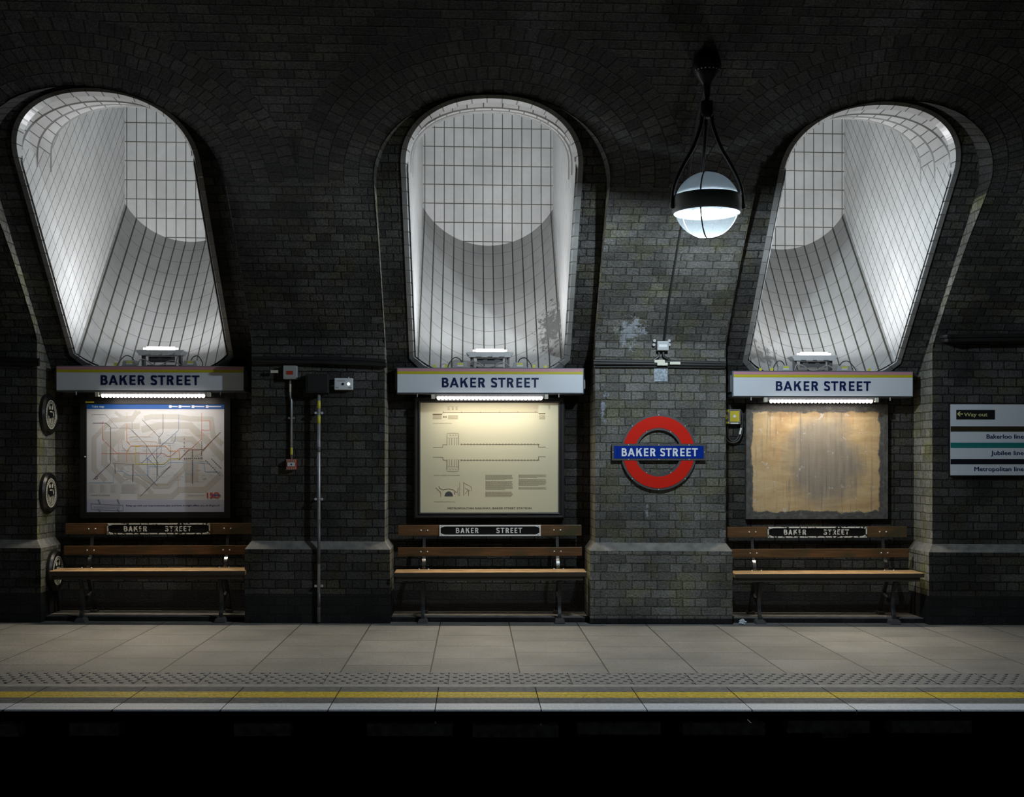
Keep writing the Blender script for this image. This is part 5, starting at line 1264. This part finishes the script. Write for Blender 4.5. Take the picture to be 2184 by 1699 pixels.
# ------------------------------------------------------------------ control box in the right recess
a, b = at(1532, 872, .38), at(1580, 904, .38)
g = thing('control_box', 'grey control box with yellow panels in the corner of the right recess', 'electrical box', ((a.x+b.x)/2, RY, (a.z+b.z)/2))
s2 = 10.88 / 2520; cxp = 1556.0; cyp = 888.0
def G(px, py): return ((px - cxp) * s2, (cyp - py) * s2)
def gb_(m, x0_, y0_, x1_, y1_, ya_, yb_): p, q = G(x0_, y1_), G(x1_, y0_); m.box((p[0], ya_, p[1]), (q[0], yb_, q[1]))
m = MB(); gb_(m, 1541.5, 872, 1580, 904, -.07, 0); m.build('box', plain('dirty_grey', (.12, .12, .122), .5), g, bevel=.003)
m = MB(); gb_(m, 1557, 876, 1577, 899, -.074, -.07); m.build('yellow_panel', plain('mustard_panel', (.50, .42, .03), .45, noise=.15), g)
m = MB(); p = G(1566.5, 887.5); m.lathe([(.0001, -.078), (.014, -.077), (.015, -.074)], (p[0], 0, p[1]), 16, axis='Y'); m.build('round_badge', M['wlabel'], g)
m = MB(); gb_(m, 1558, 901, 1575, 903.6, -.072, -.07); m.build('white_label', M['wlabel'], g)
m = MB(); p = G(1547, 889); m.lathe([(.0001, -.074), (.024, -.073), (.026, -.07)], (p[0], 0, p[1]), 8, axis='Y'); m.build('octagonal_label', M['ylabel'], g)
m = MB(); gb_(m, 1549, 873, 1554.5, 879, -.072, -.07); m.build('yellow_label', M['ylabel'], g); m = MB(); gb_(m, 1546, 899, 1555, 903, -.072, -.07); m.build('yellow_label', M['ylabel'], g)
m = MB()
for pth in ([(1545, 904), (1545, 925), (1553, 940), (1566, 944), (1578, 938), (1585, 920), (1586, 900), (1584, 880), (1580, 872)], [(1553, 904), (1553, 918), (1556, 934), (1565, 941), (1575, 934), (1582, 918), (1583, 905)]):
    m.tube([(G(*q)[0], -.035, G(*q)[1]) for q in pth], .010, 8, smooth=4)
m.build('cable_loop', M['rubber'], g)
m = MB(); m.tube([(G(1579, 926)[0], -.048, G(1579, 926)[1]), (G(1582, 912)[0], -.048, G(1582, 912)[1])], .009, 8); m.build('pale_sleeve', M['wlabel'], g)

# ------------------------------------------------------------------ crumpled paper, painted patch
from mathutils import noise as mn
p = at(1580, 1321, -.03)
m = MB(); rs = random.Random(5); nlat, nlon = 9, 14; rows = []
for i in range(nlat + 1):
    row = []
    for j in range(nlon):
        th_ = PI * i / nlat; ph = 2*PI*j/nlon; d = Vector((math.sin(th_)*math.cos(ph), math.sin(th_)*math.sin(ph), math.cos(th_)))
        r_ = .030 * (1 + .7 * mn.noise(d * 2.3 + Vector((3, 1, 2)))) * (1 + rs.uniform(-.16, .16))
        row.append(m.vert((d.x * r_, d.y * r_ * .8, max(d.z * r_ * .9 + .022, .001))))
    rows.append(row)
for i in range(nlat):
    for j in range(nlon):
        l = (j+1) % nlon; m.f.append([rows[i][j], rows[i+1][j], rows[i+1][l], rows[i][l]]); m.uv.append([(0,0)]*4); m.m.append(0)
tag(m.build('crumpled_paper', plain('litter_paper', (.55, .62, .66), .7), loc=(p.x, -.085, -GRAD * p.x)), 'small crumpled piece of paper litter on the floor at the foot of the right bench', 'litter')
a, b = at(1753, 1556, -3.56), at(1809, 1573, -3.56)
g = thing('painted_patch', 'faint grey painted patch with a black arrow on the wall below the platform edge', 'painted mark', (a.x, -3.55, b.z))
m = MB(); Wp, Hp = b.x-a.x, a.z-b.z
m.prism([(0, .003), (.01, 0), (Wp-.01, 0), (Wp, .01), (Wp-.004, Hp-.003), (Wp*.6, Hp), (.005, Hp-.002)], -.004, 0); m.build('paint', plain('old_grey_paint', (.5, .5, .5), .8, noise=.4, nscale=50), g)
m = MB()
for pth in ([(.4, .85), (.4, .2)], [(.4, .85), (.30, .3)], [(.4, .85), (.46, .4)]): ribbon(m, [(q[0]*Wp, q[1]*Hp) for q in pth], .004, -.0045)
m.build('arrow', M['black'], g)
